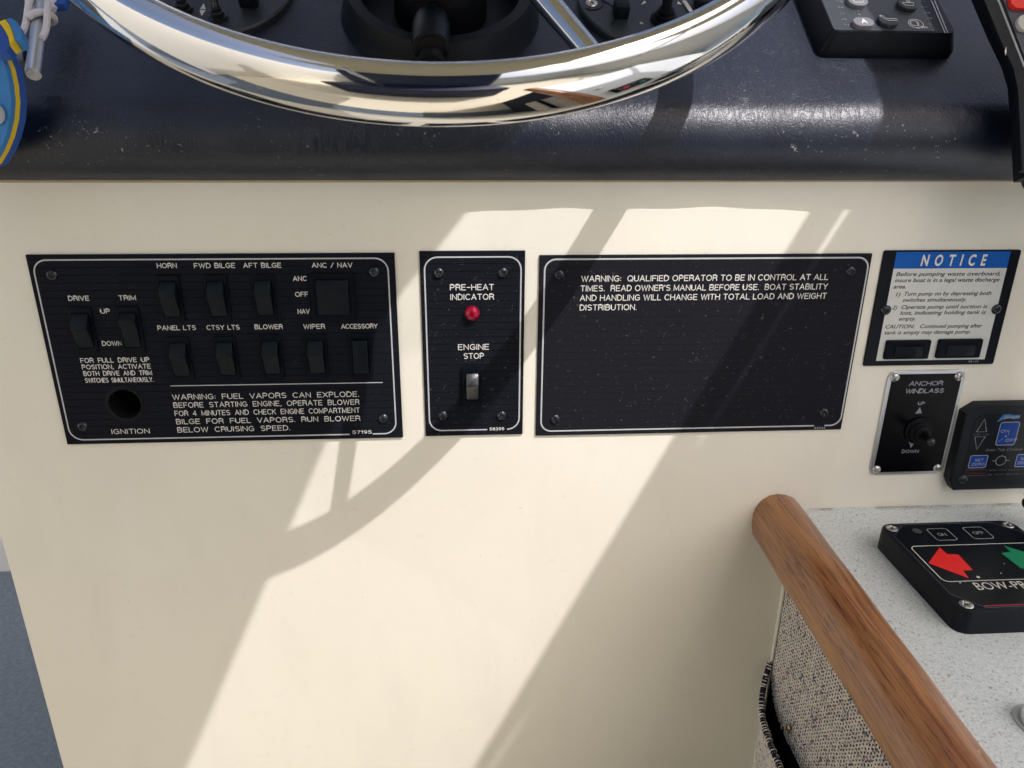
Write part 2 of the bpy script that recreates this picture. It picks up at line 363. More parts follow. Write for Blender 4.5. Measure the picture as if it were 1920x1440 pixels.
# --------- engraved single-stroke lettering
def arc(cx, cy_, rx, ry, a0, a1, n=8): return [(cx+rx*math.cos(R(a0+(a1-a0)*i/n)), cy_+ry*math.sin(R(a0+(a1-a0)*i/n))) for i in range(n+1)]
G = {
 'A': (.78, [[(0, 0), (.39, 1), (.78, 0)], [(.14, .34), (.64, .34)]]),
 'B': (.66, [[(0, 0), (0, 1), (.40, 1)]+arc(.40, .76, .23, .24, 90, -90, 6)+[(0, .52)], [(.40, .52)]+arc(.40, .26, .26, .26, 90, -90, 6)+[(0, 0)]]),
 'C': (.74, [arc(.41, .5, .41, .5, 48, 312, 14)]),
 'D': (.72, [[(0, 0), (0, 1), (.28, 1)]+arc(.28, .5, .44, .5, 90, -90, 10)+[(0, 0)]]),
 'E': (.60, [[(.60, 1), (0, 1), (0, 0), (.60, 0)], [(0, .52), (.52, .52)]]),
 'F': (.58, [[(.58, 1), (0, 1), (0, 0)], [(0, .50), (.50, .50)]]),
 'G': (.78, [arc(.41, .5, .41, .5, 48, 300, 13)+[(.74, .14), (.76, .46), (.44, .46)]]),
 'H': (.70, [[(0, 0), (0, 1)], [(.70, 0), (.70, 1)], [(0, .52), (.70, .52)]]),
 'I': (.02, [[(0, 0), (0, 1)]]),
 'K': (.68, [[(0, 0), (0, 1)], [(.66, 1), (0, .40)], [(.24, .60), (.68, 0)]]),
 'L': (.54, [[(0, 1), (0, 0), (.54, 0)]]),
 'M': (.82, [[(0, 0), (0, 1), (.41, .12), (.82, 1), (.82, 0)]]),
 'N': (.70, [[(0, 0), (0, 1), (.70, 0), (.70, 1)]]),
 'O': (.84, [arc(.42, .5, .42, .5, 0, 360, 18)]),
 'P': (.64, [[(0, 0), (0, 1), (.38, 1)]+arc(.38, .73, .26, .27, 90, -90, 6)+[(0, .46)]]),
 'Q': (.84, [arc(.42, .5, .42, .5, 0, 360, 18), [(.52, .24), (.82, -.04)]]),
 'R': (.66, [[(0, 0), (0, 1), (.40, 1)]+arc(.40, .75, .25, .25, 90, -90, 6)+[(0, .50)], [(.38, .50), (.58, .42), (.62, .22), (.66, 0)]]),
 'S': (.68, [arc(.34, .745, .30, .255, 35, 180, 7)+arc(.34, .745, .30, .225, 180, 262, 4)[1:]+[(.42, .50)]+arc(.35, .255, .32, .245, 70, -140, 9)]),
 'T': (.66, [[(0, 1), (.66, 1)], [(.33, 1), (.33, 0)]]),
 'U': (.70, [[(0, 1), (0, .34)]+arc(.35, .34, .35, .34, 180, 360, 10)+[(.70, 1)]]),
 'V': (.74, [[(0, 1), (.37, 0), (.74, 1)]]),
 'W': (1.06, [[(0, 1), (.27, 0), (.53, .95), (.79, 0), (1.06, 1)]]),
 'X': (.72, [[(0, 1), (.72, 0)], [(.72, 1), (0, 0)]]),
 'Y': (.72, [[(0, 1), (.36, .45), (.72, 1)], [(.36, .45), (.36, 0)]]),
 'Z': (.68, [[(0, 1), (.68, 1), (0, 0), (.68, 0)]]),
 '0': (.62, [arc(.31, .5, .31, .5, 0, 360, 14)]), '1': (.28, [[(0, .78), (.24, 1), (.24, 0)]]),
 '2': (.62, [arc(.31, .70, .29, .30, 165, -30, 8)+[(0, 0), (.62, 0)]]),
 '3': (.60, [arc(.29, .75, .27, .25, 150, -80, 8)+arc(.29, .26, .31, .26, 80, -150, 8)]),
 '4': (.64, [[(.46, 0), (.46, 1), (0, .28), (.64, .28)]]),
 '5': (.60, [[(.54, 1), (.10, 1), (.05, .54)]+arc(.29, .32, .31, .32, 120, -145, 9)]),
 '6': (.60, [arc(.30, .31, .30, .31, 0, 360, 12), [(.01, .36), (.10, .78), (.42, 1)]]),
 '7': (.60, [[(0, 1), (.60, 1), (.20, 0)]]),
 '8': (.60, [arc(.30, .76, .25, .24, 0, 360, 12), arc(.30, .27, .30, .27, 0, 360, 12)]),
 '9': (.60, [arc(.30, .69, .30, .31, 0, 360, 12), [(.59, .62), (.50, .20), (.18, 0)]]),
 '.': (.04, [[(.02, 0), (.02, .05)]]), ',': (.08, [[(.06, .06), (0, -.14)]]), ':': (.04, [[(.02, .1), (.02, .16)], [(.02, .60), (.02, .66)]]),
 '-': (.46, [[(0, .48), (.46, .48)]]), '/': (.50, [[(0, -.02), (.50, 1.02)]]), "'": (.04, [[(.02, 1), (0, .76)]]), ' ': (.55, [])}
def stroke_text(txt, x0, x1, y, cap, wt, z, sp_=0.26, wsp=None, shear=0.0):
    """glyph strokes scaled to run from x0 to x1"""
    sts = []; x = 0
    for ch in txt:
        if ch == ' ': x += (wsp or .55); continue
        wd, ss = G[ch]
        for s in ss: sts.append([(x+a, b) for a, b in s])
        x += wd+sp_
    W_ = x-sp_
    kx = (x1-x0-wt)/W_
    bm = bmesh.new(); k = 0
    for s in sts:
        pts = [Vector((x0+wt/2+a*kx+shear*b*cap, y+wt/2+b*(cap-wt))) for a, b in s]
        n = len(pts); zz = z+0.000002*(k % 7); k += 1; h = 0.00005
        closed = (pts[0]-pts[-1]).length < 1e-7
        L_, Rr, M_ = [], [], []
        for i in range(n):
            t0 = (pts[i]-pts[i-1]).normalized() if i > 0 else None
            t1 = (pts[i+1]-pts[i]).normalized() if i < n-1 else None
            if closed and i in (0, n-1): t0 = (pts[-1]-pts[-2]).normalized(); t1 = (pts[1]-pts[0]).normalized()
            t = ((t0 or t1)+(t1 or t0)); t = t.normalized() if t.length > 1e-6 else t1
            c_ = max(0.45, t.dot(t1 or t0)); nn = Vector((-t.y, t.x))*wt/2/c_
            L_.append(bm.verts.new((*(pts[i]+nn), zz))); Rr.append(bm.verts.new((*(pts[i]-nn), zz))); M_.append(bm.verts.new((*pts[i], zz+h)))
        for i in range(n-1):
            bm.faces.new((L_[i], M_[i], M_[i+1], L_[i+1])); bm.faces.new((M_[i], Rr[i], Rr[i+1], M_[i+1]))
        if not closed:
            for e0, tdir in ((0, pts[0]-pts[1]), (n-1, pts[-1]-pts[-2])):
                tdir = tdir.normalized(); nn = Vector((-tdir.y, tdir.x))
                fan = [bm.verts.new((*(pts[e0]+(nn*math.cos(a)+tdir*math.sin(a))*wt/2), zz)) for a in [math.pi*j/4 for j in range(5)]]
                for j in range(4): bm.faces.new((M_[e0], fan[j], fan[j+1]))
    for f in bm.faces:
        f.normal_update()
        if f.normal.z < 0: f.normal_flip()
    return bm
_fc = {}
def font_text(txt, x0, x1, y, cap, z, bold=0.0, shear=0.0, thick=0.00004, spc=1.0):
    cu = bpy.data.curves.new('lettering', 'FONT'); cu.body = txt; cu.size = 1; cu.offset = bold; cu.shear = shear; cu.resolution_u = 3; cu.space_character = spc
    o = bpy.data.objects.new('lettering', cu); COL.objects.link(o)
    dg = bpy.context.evaluated_depsgraph_get(); me = bpy.data.meshes.new_from_object(o.evaluated_get(dg))
    bpy.data.objects.remove(o); bpy.data.curves.remove(cu)
    if 'H' not in _fc:
        c2_ = bpy.data.curves.new('t', 'FONT'); c2_.body = 'H'; c2_.size = 1; o2 = bpy.data.objects.new('t', c2_); COL.objects.link(o2)
        dg = bpy.context.evaluated_depsgraph_get(); m2 = bpy.data.meshes.new_from_object(o2.evaluated_get(dg)); _fc['H'] = max(v.co.y for v in m2.vertices)
        bpy.data.objects.remove(o2); bpy.data.curves.remove(c2_); bpy.data.meshes.remove(m2)
    xs = [v.co.x for v in me.vertices]; a, b = min(xs), max(xs); ky = cap/_fc['H']; kx = (x1-x0)/(b-a)
    for v in me.vertices: v.co = Vector((x0+(v.co.x-a)*kx, y+v.co.y*ky, z+thick))
    me.materials.clear()
    return me

# --------- frames
def frame_y(cx, cz, y=0.0):                       # local x right, y up, z out of the console towards the helmsman
    m_ = Matrix.Rotation(R(90), 4, 'X'); m_.translation = Vector((cx, y, cz)); return m_
TH = R(38); SN = Vector((0, -math.sin(TH), math.cos(TH))); SE = Vector((0, math.cos(TH), math.sin(TH))); SP0 = Vector((0, -0.0088, -0.0087))
def frame_s(u, v, h=0.0):
    m_ = Matrix.Rotation(TH, 4, 'X'); m_.translation = SP0+Vector((u, 0, 0))+SE*v+SN*h; return m_
class Loc:
    """pixel -> local coordinates of a frame's plane at height h"""
    def __init__(s, mtx): s.m = mtx; s.i = mtx.inverted(); s.n = (mtx.to_3x3() @ Vector((0, 0, 1)))
    def __call__(s, px, py, h=0.0):
        p = s.i @ at_n(px, py, s.n, s.m.translation + s.n*h); return (p.x, p.y)

# --------- shared pieces
def screw_mesh(rad, dome, slot='cross', nm='screw'):
    bm = bmesh.new(); nr, na = 9, 32; rows = []
    for i in range(nr+1):
        t = i/nr; row = []
        for j in range(na if i else 1):
            a = 2*math.pi*j/na; r = rad*t; x, y = r*math.cos(a), r*math.sin(a)
            z = dome*(1-t*t)**0.55
            if slot == 'cross':
                d = min(abs(x), abs(y)); o_ = max(abs(x), abs(y))
                if o_ < rad*.62 and d < rad*.16: z -= rad*.42*(1-o_/(rad*.75))
            else:
                if abs(y) < rad*.16 and t < .97: z = dome*.25
            row.append(bm.verts.new((x, y, z)))
        rows.append(row)
    for j in range(na): bm.faces.new((rows[0][0], rows[1][j], rows[1][(j+1) % na]))
    for i in range(1, nr):
        for j in range(na): bm.faces.new((rows[i][j], rows[i+1][j], rows[i+1][(j+1) % na], rows[i][(j+1) % na]))
    bmesh.ops.recalc_face_normals(bm, faces=bm.faces[:])
    me = bpy.data.meshes.new(nm); bm.to_mesh(me); bm.free(); smooth(me, 28); return me
SCREW_B = screw_mesh(0.0037, 0.0021); SCREW_B.materials.append(BLKSCREW)
SCREW_S = screw_mesh(0.0033, 0.0016); SCREW_S.materials.append(STEEL)
SCREW_F = screw_mesh(0.0040, 0.0008); SCREW_F.materials.append(STEEL)
SCREW_SL = screw_mesh(0.0034, 0.0016, 'slot'); SCREW_SL.materials.append(STEEL)
def screw(parent, x, y, z, me=None, rz=None):
    o = bpy.data.objects.new('screw', me or SCREW_B); COL.objects.link(o); o.parent = parent; o.location = (x, y, z)
    o.rotation_euler = (0, 0, rz if rz is not None else random.uniform(0, 1.5)); return o
def rocker_body(wd, hg, ridge, p, foot=0.0012, top=0.0016):
    """side profile: top edge, ridge standing p proud, long slope to the foot"""
    prof = [(-hg/2, 0), (-hg/2, foot), (ridge-0.0032, p-0.0009 if p > .003 else p*.9), (ridge-0.0012, p), (ridge+0.0004, p-0.0001), (hg/2-0.0004, top), (hg/2, top-0.0006), (hg/2, 0)]
    bm = bmesh.new(); A_ = [bm.verts.new((-wd/2, a, b)) for a, b in prof]; B_ = [bm.verts.new((wd/2, a, b)) for a, b in prof]
    bm.faces.new(A_[::-1]); bm.faces.new(B_)
    for i in range(len(prof)):
        j = (i+1) % len(prof); bm.faces.new((A_[i], A_[j], B_[j], B_[i]))
    bmesh.ops.recalc_face_normals(bm, faces=bm.faces[:])
    return bevel(bm, 0.0004, 2, 40)
def rocker_switch(parent, x, y, z, wd, hg, ridge, p, bw, bh, bt=0.0018, label=None, rot=0, foot=0.0012, top=0.0016, rm=None):
    bz = slab(rrect(bw, bh, 0.0008, 2), 0, bt, [rrect(wd+.0008, hg+.0008, .0004, 1)[::-1]], 0.0005, 2)
    s_ = obj('switch', bz, BEZEL, parent, (x, y, z), (0, 0, rot), label)
    obj('rocker', rocker_body(wd, hg, ridge, p, foot, top), rm or SWITCH, s_, (0, 0, 0.0002))
    obj('switch_well', slab(rrect(wd+.0007, hg+.0007, .0003, 1), 0.00003, 0.0001), VOID, s_)
    return s_

# =================================================================== SETTING
# floor and wall beyond
fl = obj('floor', box(6, 1.4, 0.02, (0, .50, -0.86)), CARPET, sm=False)
so_ = obj('cockpit_sole', box(6, 3.1, 0.02, (0, -1.75, -0.86)), mat('tan_sole', (.66, .61, .46), .8), sm=False); props(so_, kind='structure'); props(fl, kind='structure')
wl = obj('wall', box(3.2, 0.04, 1.6, (-1.4, 0.785, -0.05)), WHITEWALL, sm=False); props(wl, kind='structure')
# console panel (with a real hole behind the ignition opening)
IG = at_y(234, 758, -0.0014)
cp_o = [(-0.3315, -0.85), (0.62, -0.85), (0.62, -0.050), (-0.3315, -0.050)]
con = thing('console_panel', 'cream laminate console front below the navy padded dash', 'panel', frame_y(0, 0))
obj('panel_face', slab(cp_o, -0.018, 0, [circle(0.0105, 24, IG.x, IG.z)[::-1]], 0.0009, 2), CREAM, con)
obj('joint_bead', tube([(-0.33, -0.0578, 0.0006), (0.62, -0.0562, 0.0006)], 0.0011, 8), mat('beige_sealant', (0.42, 0.34, 0.24), 0.6), con)

# =================================================================== DASH
NR, NYC, NZC = 0.028, 0.0084, -0.0308
prof = []
prof.append((0.03, NZC-NR))
for i in range(25):
    a = R(-90 + (142)*i/24)          # normal elevation from straight down to the slope's normal
    prof.append((NYC-NR*math.cos(a), NZC+NR*math.sin(a)))
for i in range(1, 30):
    d = 0.34*i/29; prof.append((SP0.y+math.cos(TH)*d, SP0.z+math.sin(TH)*d))
prof.append((SP0.y+math.cos(TH)*.36, SP0.z+math.sin(TH)*.30)); prof.append((0.30, -0.06)) 
bm = bmesh.new(); nx = 120; rows = []
for i in range(nx+1):
    x = -0.50+1.12*i/nx; row = []
    for k, (y, z) in enumerate(prof):
        wob = 0.0006*math.sin(x*23+1.2)+0.0005*math.sin(x*57+.4)+0.0003*math.sin(x*131)
        f_ = 1 if 0 < k < 26 else 0
        row.append(bm.verts.new((x, y-wob*f_, z+wob*.5*f_)))
    rows.append(row)
for a, b in zip(rows, rows[1:]):
    for k in range(len(prof)): bm.faces.new((a[k], a[(k+1) % len(prof)], b[(k+1) % len(prof)], b[k]))
bm.faces.new(rows[0]); bm.faces.new(rows[-1][::-1])
bmesh.ops.recalc_face_normals(bm, faces=bm.faces[:])
dash = thing('dashboard', 'navy blue padded vinyl dash with rounded scuffed front edge', 'dashboard', Matrix.Translation((0, 0, 0)))
obj('padded_cover', bm, VINYL, dash)

# ---- steering wheel
WC = Vector((-0.00841, -0.02157, 0.12708)); WA = 0.72036; WR, TA, TB = 0.19974, 0.0090, 0.01433
wv = Vector((0, -math.cos(WA), -math.sin(WA))); wn_ = Vector((0, -math.sin(WA), math.cos(WA)))
wm = Matrix((Vector((1, 0, 0)), -wv, wn_)).transposed().to_4x4(); wm.translation = WC    # local y up the wheel, z towards the driver
whl = thing('steering_wheel', 'polished stainless steel steering wheel with oval rim and slim spokes', 'steering wheel', wm)
bm = bmesh.new(); NA, NB = 240, 28; rows = []
for i in range(NA):
    a = 2*math.pi*i/NA; c_, s_ = math.cos(a), math.sin(a)
    rows.append([bm.verts.new(((WR+TA*math.cos(2*math.pi*j/NB))*c_, (WR+TA*math.cos(2*math.pi*j/NB))*s_, TB*math.sin(2*math.pi*j/NB))) for j in range(NB)])
for i in range(NA):
    for j in range(NB): bm.faces.new((rows[i][j], rows[(i+1) % NA][j], rows[(i+1) % NA][(j+1) % NB], rows[i][(j+1) % NB]))
obj('rim', bm, CHROME, whl)
obj('hub', lathe([(0, -.010), (.020, -.012), (.026, -.020), (.026, -.036), (.018, -.040), (.016, -.052)], 32), CHROME, whl)
for k in range(5):
    a = R(-68.6 + 72*k); c_, s_ = math.cos(a), math.sin(a)
    obj('spoke', tube([(WR*c_*t, WR*s_*t, -0.026+0.023*t) for t in (.08, .3, .5, .7, .85, .985)], [.0068, .0066, .0062, .0057, .0052, .0049], 20), CHROME, whl)

# ---- wheel column bezel
fb = frame_s(-0.0092, 0.0825)
bz = thing('wheel_column_boot', 'round black column housing behind the steering wheel', 'column housing', fb)
obj('housing', lathe([(.066, -.004), (.0635, .001), (.0612, .010), (.0592, .0185), (.0585, .0200), (.0525, .0204), (.0512, .0192), (.0500, .004), (.049, .001), (0.03, .001), (0.0, .001)], 64), BLACKP, bz)
obj('column', lathe([(.030, .001), (.028, .03), (.020, .045), (.016, .075), (.0, .075)], 40), RUBBER, bz)
lv = Loc(fb)
p_ = lv(808, 62, .024)
tl = obj('tilt_lever', tube([(p_[0], p_[1]+.020, .018), (p_[0], p_[1]+.006, .0235), (p_[0], p_[1]-.008, .026), (p_[0], p_[1]-.0155, .0255)], [.0100, .0112, .0112, .0106], 24), BLACKP, bz)
obj('lever_socket', tube([(p_[0], p_[1]-.0154, .02545), (p_[0], p_[1]-.0160, .0254)], [.0085, .0085], 20), VOID, tl)
for i in range(6):
    obj('boot_ring', tube([(p_[0]+.0088*math.cos(a), p_[1]-.021-.0022*i, .0165-.0030*i+.0075*math.sin(a)) for a in [2*math.pi*j/20 for j in range(20)]], .0010, 8, closed=True), RUBBER, bz)
obj('bellows', tube([(p_[0], p_[1]-.012, .021), (p_[0], p_[1]-.034, .002)], .0078, 20), RUBBER, bz)

# ---- left and right gauge plates
def gauge(name, label, u, v, r):
    m_ = frame_s(u, v); t_ = thing(name, label, 'control plate', m_, None)
    obj('plate', lathe([(r+.0016, 0), (r+.0016, .0034), (r+.0006, .0046), (r-.0008, .0046), (r-.0016, .0036), (0, .0036)], 96), mat('plate_face', (0.016, 0.022, 0.028), 0.40, bump=(1100, .3, 2)), t_)
    return t_, Loc(m_)
gl, ll = gauge('control_plate', 'round black toggle plate on the dash left of the wheel column', -0.1554, 0.1005, 0.0492)
gr_, lr = gauge('control_plate', 'round black switch plate on the dash right of the wheel column', 0.1274, 0.0919, 0.0443)
def toggle(par, px, py, lc, sc=1.0, tilt=0.0, mtop=RUBBER):
    x, y = lc(px, py, .005)
    c_ = obj('toggle_switch', lathe([(.0062*sc, .0036), (.0062*sc, .0052), (.0048*sc, .0056), (.0048*sc, .0085), (.0038*sc, .009), (.0038*sc, .0112), (0, .0115)], 6 if sc < 1.05 else 20), BLKSCREW if mtop is not RUBBER else RUBBER, par, (x, y, 0))
    obj('nut', lathe([(.0068*sc, .0036), (.0068*sc, .0044), (.0049*sc, .0045)], 24), BLKSCREW if mtop is not RUBBER else RUBBER, c_)
    obj('lever', tube([(0, 0, .009), (0, tilt*.5, .018*sc), (0, tilt, .027*sc)], [.0022*sc, .0026*sc, .0034*sc], 16), mtop, c_)
toggle(gl, 408, 30, ll, .95, .010, BLKSCREW); toggle(gl, 343, 14, ll, .95, .010, BLKSCREW)
def poly(par, pts, mt, z=.0001, name='mark', h=.00008):
    return obj(name, slab(pts, z, z+h), mt, par, sm=False)
def tri_area(p): return sum(p[i][0]*p[(i+1) % len(p)][1]-p[(i+1) % len(p)][0]*p[i][1] for i in range(len(p)))
def ccw(p): return p if tri_area(p) > 0 else p[::-1]
poly(gl, ccw([ll(375, 17, .0037), ll(382, 6, .0037), ll(386, 17, .0037)]), PRINT, .0037); poly(gl, ccw([ll(374, 19, .0037), ll(386, 19, .0037), ll(378, 30, .0037)]), PRINT, .0037)
poly(gl, ccw([ll(407, 41, .0037), ll(415, 41, .0037), ll(415, 43, .0037), ll(409, 43, .0037), ll(408, 46, .0037), ll(406, 46, .0037)]), PRINT, .0037)
x, y = ll(466, -4, .008); obj('rocker_knob', box(.0115, .010, .009, (0, 0, .0085), .0012), SWITCH, gl, (x, y, 0))
x, y = lr(1165, 15, .008); obj('rocker_knob', box(.0095, .0115, .009, (0, 0, .0080), .0012), SWITCH, gr_, (x, y, 0))
toggle(gr_, 1246, 34, lr, 1.35, .012, RUBBER)
x, y = lr(1109, 5, .0037); screw(gr_, x, y, .0037, SCREW_F, .5)
obj('screw_surround', ringstrip([(x+.0078*math.cos(a), y+.0078*math.sin(a)) for a in [R(200+10*i) for i in range(20)]]+[(x+.014, y-.004), (x+.017, y-.012), (x+.010, y-.024)], .0010, .0037, .0004, False), BLACKP, gr_)
poly(gr_, ccw([lr(1202, 9, .0037), lr(1208, 1, .0037), lr(1212, 5, .0037)]), PRINT, .0037); poly(gr_, ccw([lr(1271, 2, .0037), lr(1278, 8, .0037), lr(1270, 8, .0037)]), PRINT, .0037)
a_, b_ = lr(1199.5, 45, .0037), lr(1206.5, 45, .0037)
obj('lettering', stroke_text('S', a_[0], b_[0], a_[1], .0021, .0004, .0037), PRINT, gr_, sm=False)
x, y = lr(1290, 14, .004); obj('pointer', box(.0028, .014, .001, (0, 0, .0042), .0003), PRINT, gr_, (x, y, 0), (0, 0, R(14)))
x, y = lr(1318, 5, .006); obj('side_knob', box(.010, .012, .007, (0, 0, .0070), .001), SWITCH, gr_, (x, y, 0))

# ---- autopilot keypad
fa = frame_s(0.2775, 0.1150); ap = thing('autopilot_keypad', 'black autopilot keypad with round boat symbol buttons on the dash', 'control unit', fa); la = Loc(fa)
bm = bmesh.new(); bot = rrect(.0905, .146, .006, 5); topo = rrect(.0800, .146-.006, .004, 5, 0, .0015); H_ = .0155
rw = [[bm.verts.new((x*1.0, y, 0)) for x, y in bot], [bm.verts.new((x, y, .004)) for x, y in bot], [bm.verts.new((x*1.015, y*1.006, H_-.0012)) for x, y in topo], [bm.verts.new((x, y, H_)) for x, y in topo], [bm.verts.new((x*.93, y*.96, H_)) for x, y in topo]]
for a, b in zip(rw, rw[1:]):
    for i in range(len(a)): bm.faces.new((a[i], a[(i+1) % len(a)], b[(i+1) % len(a)], b[i]))
bm.faces.new(rw[-1]); bmesh.ops.recalc_face_normals(bm, faces=bm.faces[:])
obj('case', bm, BLACKP, ap)
APF = mat('keypad_face', (0.035, 0.042, 0.047), 0.38, bump=(900, .25, 2))
fx0 = la(1566, 62, H_)[0]; fx1 = la(1752, 55, H_)[0]; fy0 = la(1650, 58, H_)[1]
obj('face', slab(rrect(fx1-fx0, .118, .002, 3, (fx0+fx1)/2, fy0+.059), H_, H_+.0003), APF, ap)
for (pa, pb) in (((1746, 2), (1772, 63)), ((1752, 2), (1777, 63))):
    a_, b_ = la(*pa, H_), la(*pb, H_); obj('edge_strip', ringstrip([a_, b_], .0009, H_+.0002, .0003, False), PRINTG, ap)
def ap_button(px, py, rx, ry, mt, sqx=1):
    x, y = la(px, py, H_+.002)
    b = obj('button', slab(rrect(rx*2, ry*2, min(rx, ry)*.98, 6), 0, .0030, (), .0008, 3), mt, ap, (x, y, H_+.0002)); return b
BT = mat('button_rubber', (0.018, 0.026, 0.030), 0.42, bump=(1000, .2, 2)); BTG = mat('grey_button_rubber', (0.17, 0.17, 0.19), 0.5)
def strokes(par, segs, wt, z, mt, name='symbol', h=.00008):
    for s in segs:
        obj(name, ringstrip([Vector(p) for p in s], wt, z, h, False), mt, par)
b = ap_button(1618, 43, .0068, .0044, BTG); obj('lettering', stroke_text('A', -.0018, .0022, -.0020, .0044, .0009, .00305), PRINT, b, sm=False)
b = ap_button(1665, 38, .0066, .0062, BT)
strokes(b, [[(-.0042, .0036), (-.0024, .0022), (-.0040, .0012), (-.0052, .0026), (-.0042, .0036)], [(-.0030, .0010), (-.0008, .0000), (.0050, .0000), (.0052, -.0016), (-.0012, -.0018), (-.0038, .0004)]], .0005, .00303, PRINT)
b = ap_button(1607, 2, .0068, .0062, BTG)
strokes(b, [[(-.004, .0), (-.0026, -.003), (.0026, -.003), (.004, .0), (-.004, .0)]], .0005, .00303, PRINT)
b = ap_button(1701, 8, .0066, .0064, BT)
strokes(b, [[(-.004, .0), (-.0026, -.003), (.0026, -.003), (.004, .0), (-.004, .0)], [(.0005, .0004), (.0018, .0016), (.0005, .0028), (-.0008, .0016), (.0005, .0004)]], .0005, .00303, PRINT)
x, y = la(1717, 45, H_)
strokes(ap, [[(x+.0047*math.cos(a), y+.0045*math.sin(a)) for a in [R(12*i) for i in range(31)]], [(x-.0008+.0026*math.cos(a), y+.0004+.0026*math.sin(a)) for a in [R(12*i) for i in range(31)]], [(x+.001, y+.003), (x+.0012, y-.0024), (x+.0062, y-.0032)], [(x-.001, y-.0040), (x+.0066, y-.0042)]], .0005, H_+.0003, PRINT, 'emblem')
DOT = mat('worn_dots', (0.12, 0.13, 0.14), 0.5)
for (pxy) in [(1570, 3), (1577, 4), (1573, 14), (1579, 15), (1576, 26), (1582, 26), (1580, 37), (1585, 37), (1584, 47), (1590, 47), (1608, 21), (1611, 28), (1726, 3), (1732, 4), (1729, 14), (1736, 14), (1735, 25), (1741, 25), (1739, 35), (1745, 35), (1743, 46), (1747, 57)]:
    x, y = la(*pxy, H_); obj('dot', slab(circle(.0009 if pxy[0] % 2 else .0006, 10, x, y), H_+.0003, H_+.0004), DOT, ap, sm=False)

# ---- handset at the far right, hanging in front of the dash with its coiled cord
th2 = R(66); hm = Matrix.Rotation(th2, 4, 'X'); hm.translation = Vector((0.36, -0.046, -0.028)); lh = Loc(hm)
hs = thing('remote_handset', 'black hand-held remote with red and grey buttons at right', 'remote control', hm)
pts = [lh(*q, -.014) for q in ((1818, -6), (1853, 76), (1878, 128), (1889, 165), (1893, 215), (1900, 342))]
hpts = pts+[(pts[-1][0]+.06, pts[-1][1]-.001), (.095, 0), (.095, pts[0][1])]
obj('case', slab(ccw(hpts), -.014, 0, (), .003, 3), BLACKP, hs)
ip = [lh(*q, .003) for q in ((1842, -6), (1880, 88), (1899, 128), (1908, 170), (1915, 320))]
obj('front_shell', slab(ccw(ip+[(ip[-1][0]+.05, ip[-1][1]), (.09, 0), (.09, ip[0][1])]), 0, .0035, (), .0012, 2), BLACKP, hs)
HF = mat('handset_face', (0.05, 0.055, 0.07), 0.42, bump=(900, .3, 2))
fp = [lh(*q, .004) for q in ((1878, -6), (1930, 132))]
obj('keypad', slab(ccw([fp[0], fp[1], (fp[1][0]+.03, fp[1][1]), (.085, fp[0][1])]), .0035, .0042), HF, hs)
obj('trim_line', ringstrip([lh(1871, -4, .004), lh(1922, 126, .004)], .0013, .0037, .0004, False), PRINTG, hs)
x, y = lh(1917, 2, .006); obj('red_button', slab(rrect(.016, .0095, .0046, 6), 0, .003, (), .0008, 2), KNOBR, hs, (x, y, .0042))
x, y = lh(1926, 43, .006); obj('grey_button', slab(rrect(.0125, .0095, .0046, 6), 0, .0028, (), .0008, 2), KNOBG, hs, (x, y, .0042))
x, y = lh(1885, 97, .0036); obj('chip', slab(ccw([(x, y-.0022), (x+.0006, y-.0005), (x+.0008, y+.003), (x-.0003, y+.0005)]), .0035, .0037), PRINT, hs, sm=False)
hinv = hm.inverted()
gp = [at_y(q[0], q[1], -.042) for q in ((1915, 325), (1922, 345), (1934, 380))]
for k in range(5):
    c_ = gp[0].lerp(gp[2], k/4)+Vector((.006, 0, 0)); obj('grommet', lathe([(0, -.0035), (.0062-.0006*k, -.0030), (.0072-.0006*k, 0), (.0062-.0006*k, .0030), (0, .0035)], 20), RUBBER, hs, hinv @ c_)
# cord: a coil hanging down to the worktop
path = []
for i in range(0, 1500):
    t = i/1499; ang = i*2*math.pi/60
    base = Vector((0.3925+0.028*t+.002*math.sin(t*5), -0.038+0.004*math.sin(t*7), -0.082-0.206*t)) if True else None
    path.append(hinv @ (base+Vector((.0085*math.cos(ang), .0085*math.sin(ang), 0))))
lead = [hinv @ v for v in (gp[2]+Vector((.008, 0, 0)), Vector((0.405, -0.04, -0.074)))]
obj('coiled_cord', tube(lead+path, .0021, 8), RUBBER, hs)

# ---- key float, key pin and cord at the left
ff = Matrix.Translation(Vector((-0.30, -0.036, -0.003))) @ Matrix.Rotation(R(84), 4, 'X') @ Matrix.Rotation(R(-8), 4, 'Y'); lf = Loc(ff)
kf = thing('key_float', 'light blue oval foam key float with a yellow middle layer', 'key float', ff)
edge = [lf(*q, 0) for q in ((-14, 84), (0, 100), (11, 126), (18, 158), (21, 190), (19, 222), (11, 255), (0, 282), (-14, 306))]
el = edge+[(edge[-1][0]-.03, edge[-1][1]-.012), (edge[-1][0]-.055, 0), (edge[0][0]-.03, edge[0][1]+.010)]
el = ccw(el)
obj('top_layer', slab(el, -.0035, 0, (), .0006, 2), FOAMB, kf)
grow = lambda p, g: [(x+(g if x > -.06 else 0), y) for x, y in p]
obj('middle_layer', slab(el, -.0072, -.0036), FOAMY, kf, sm=False)
obj('back_layer', slab(el, -.0125, -.0073), FOAMD, kf)
x, y = lf(1, 214, 0); obj('grommet', lathe([(.002, 0), (.0045, .0003), (.0055, .0014), (.004, .002), (.002, .001)], 24), PRINTG, kf, (x-.002, y, 0))
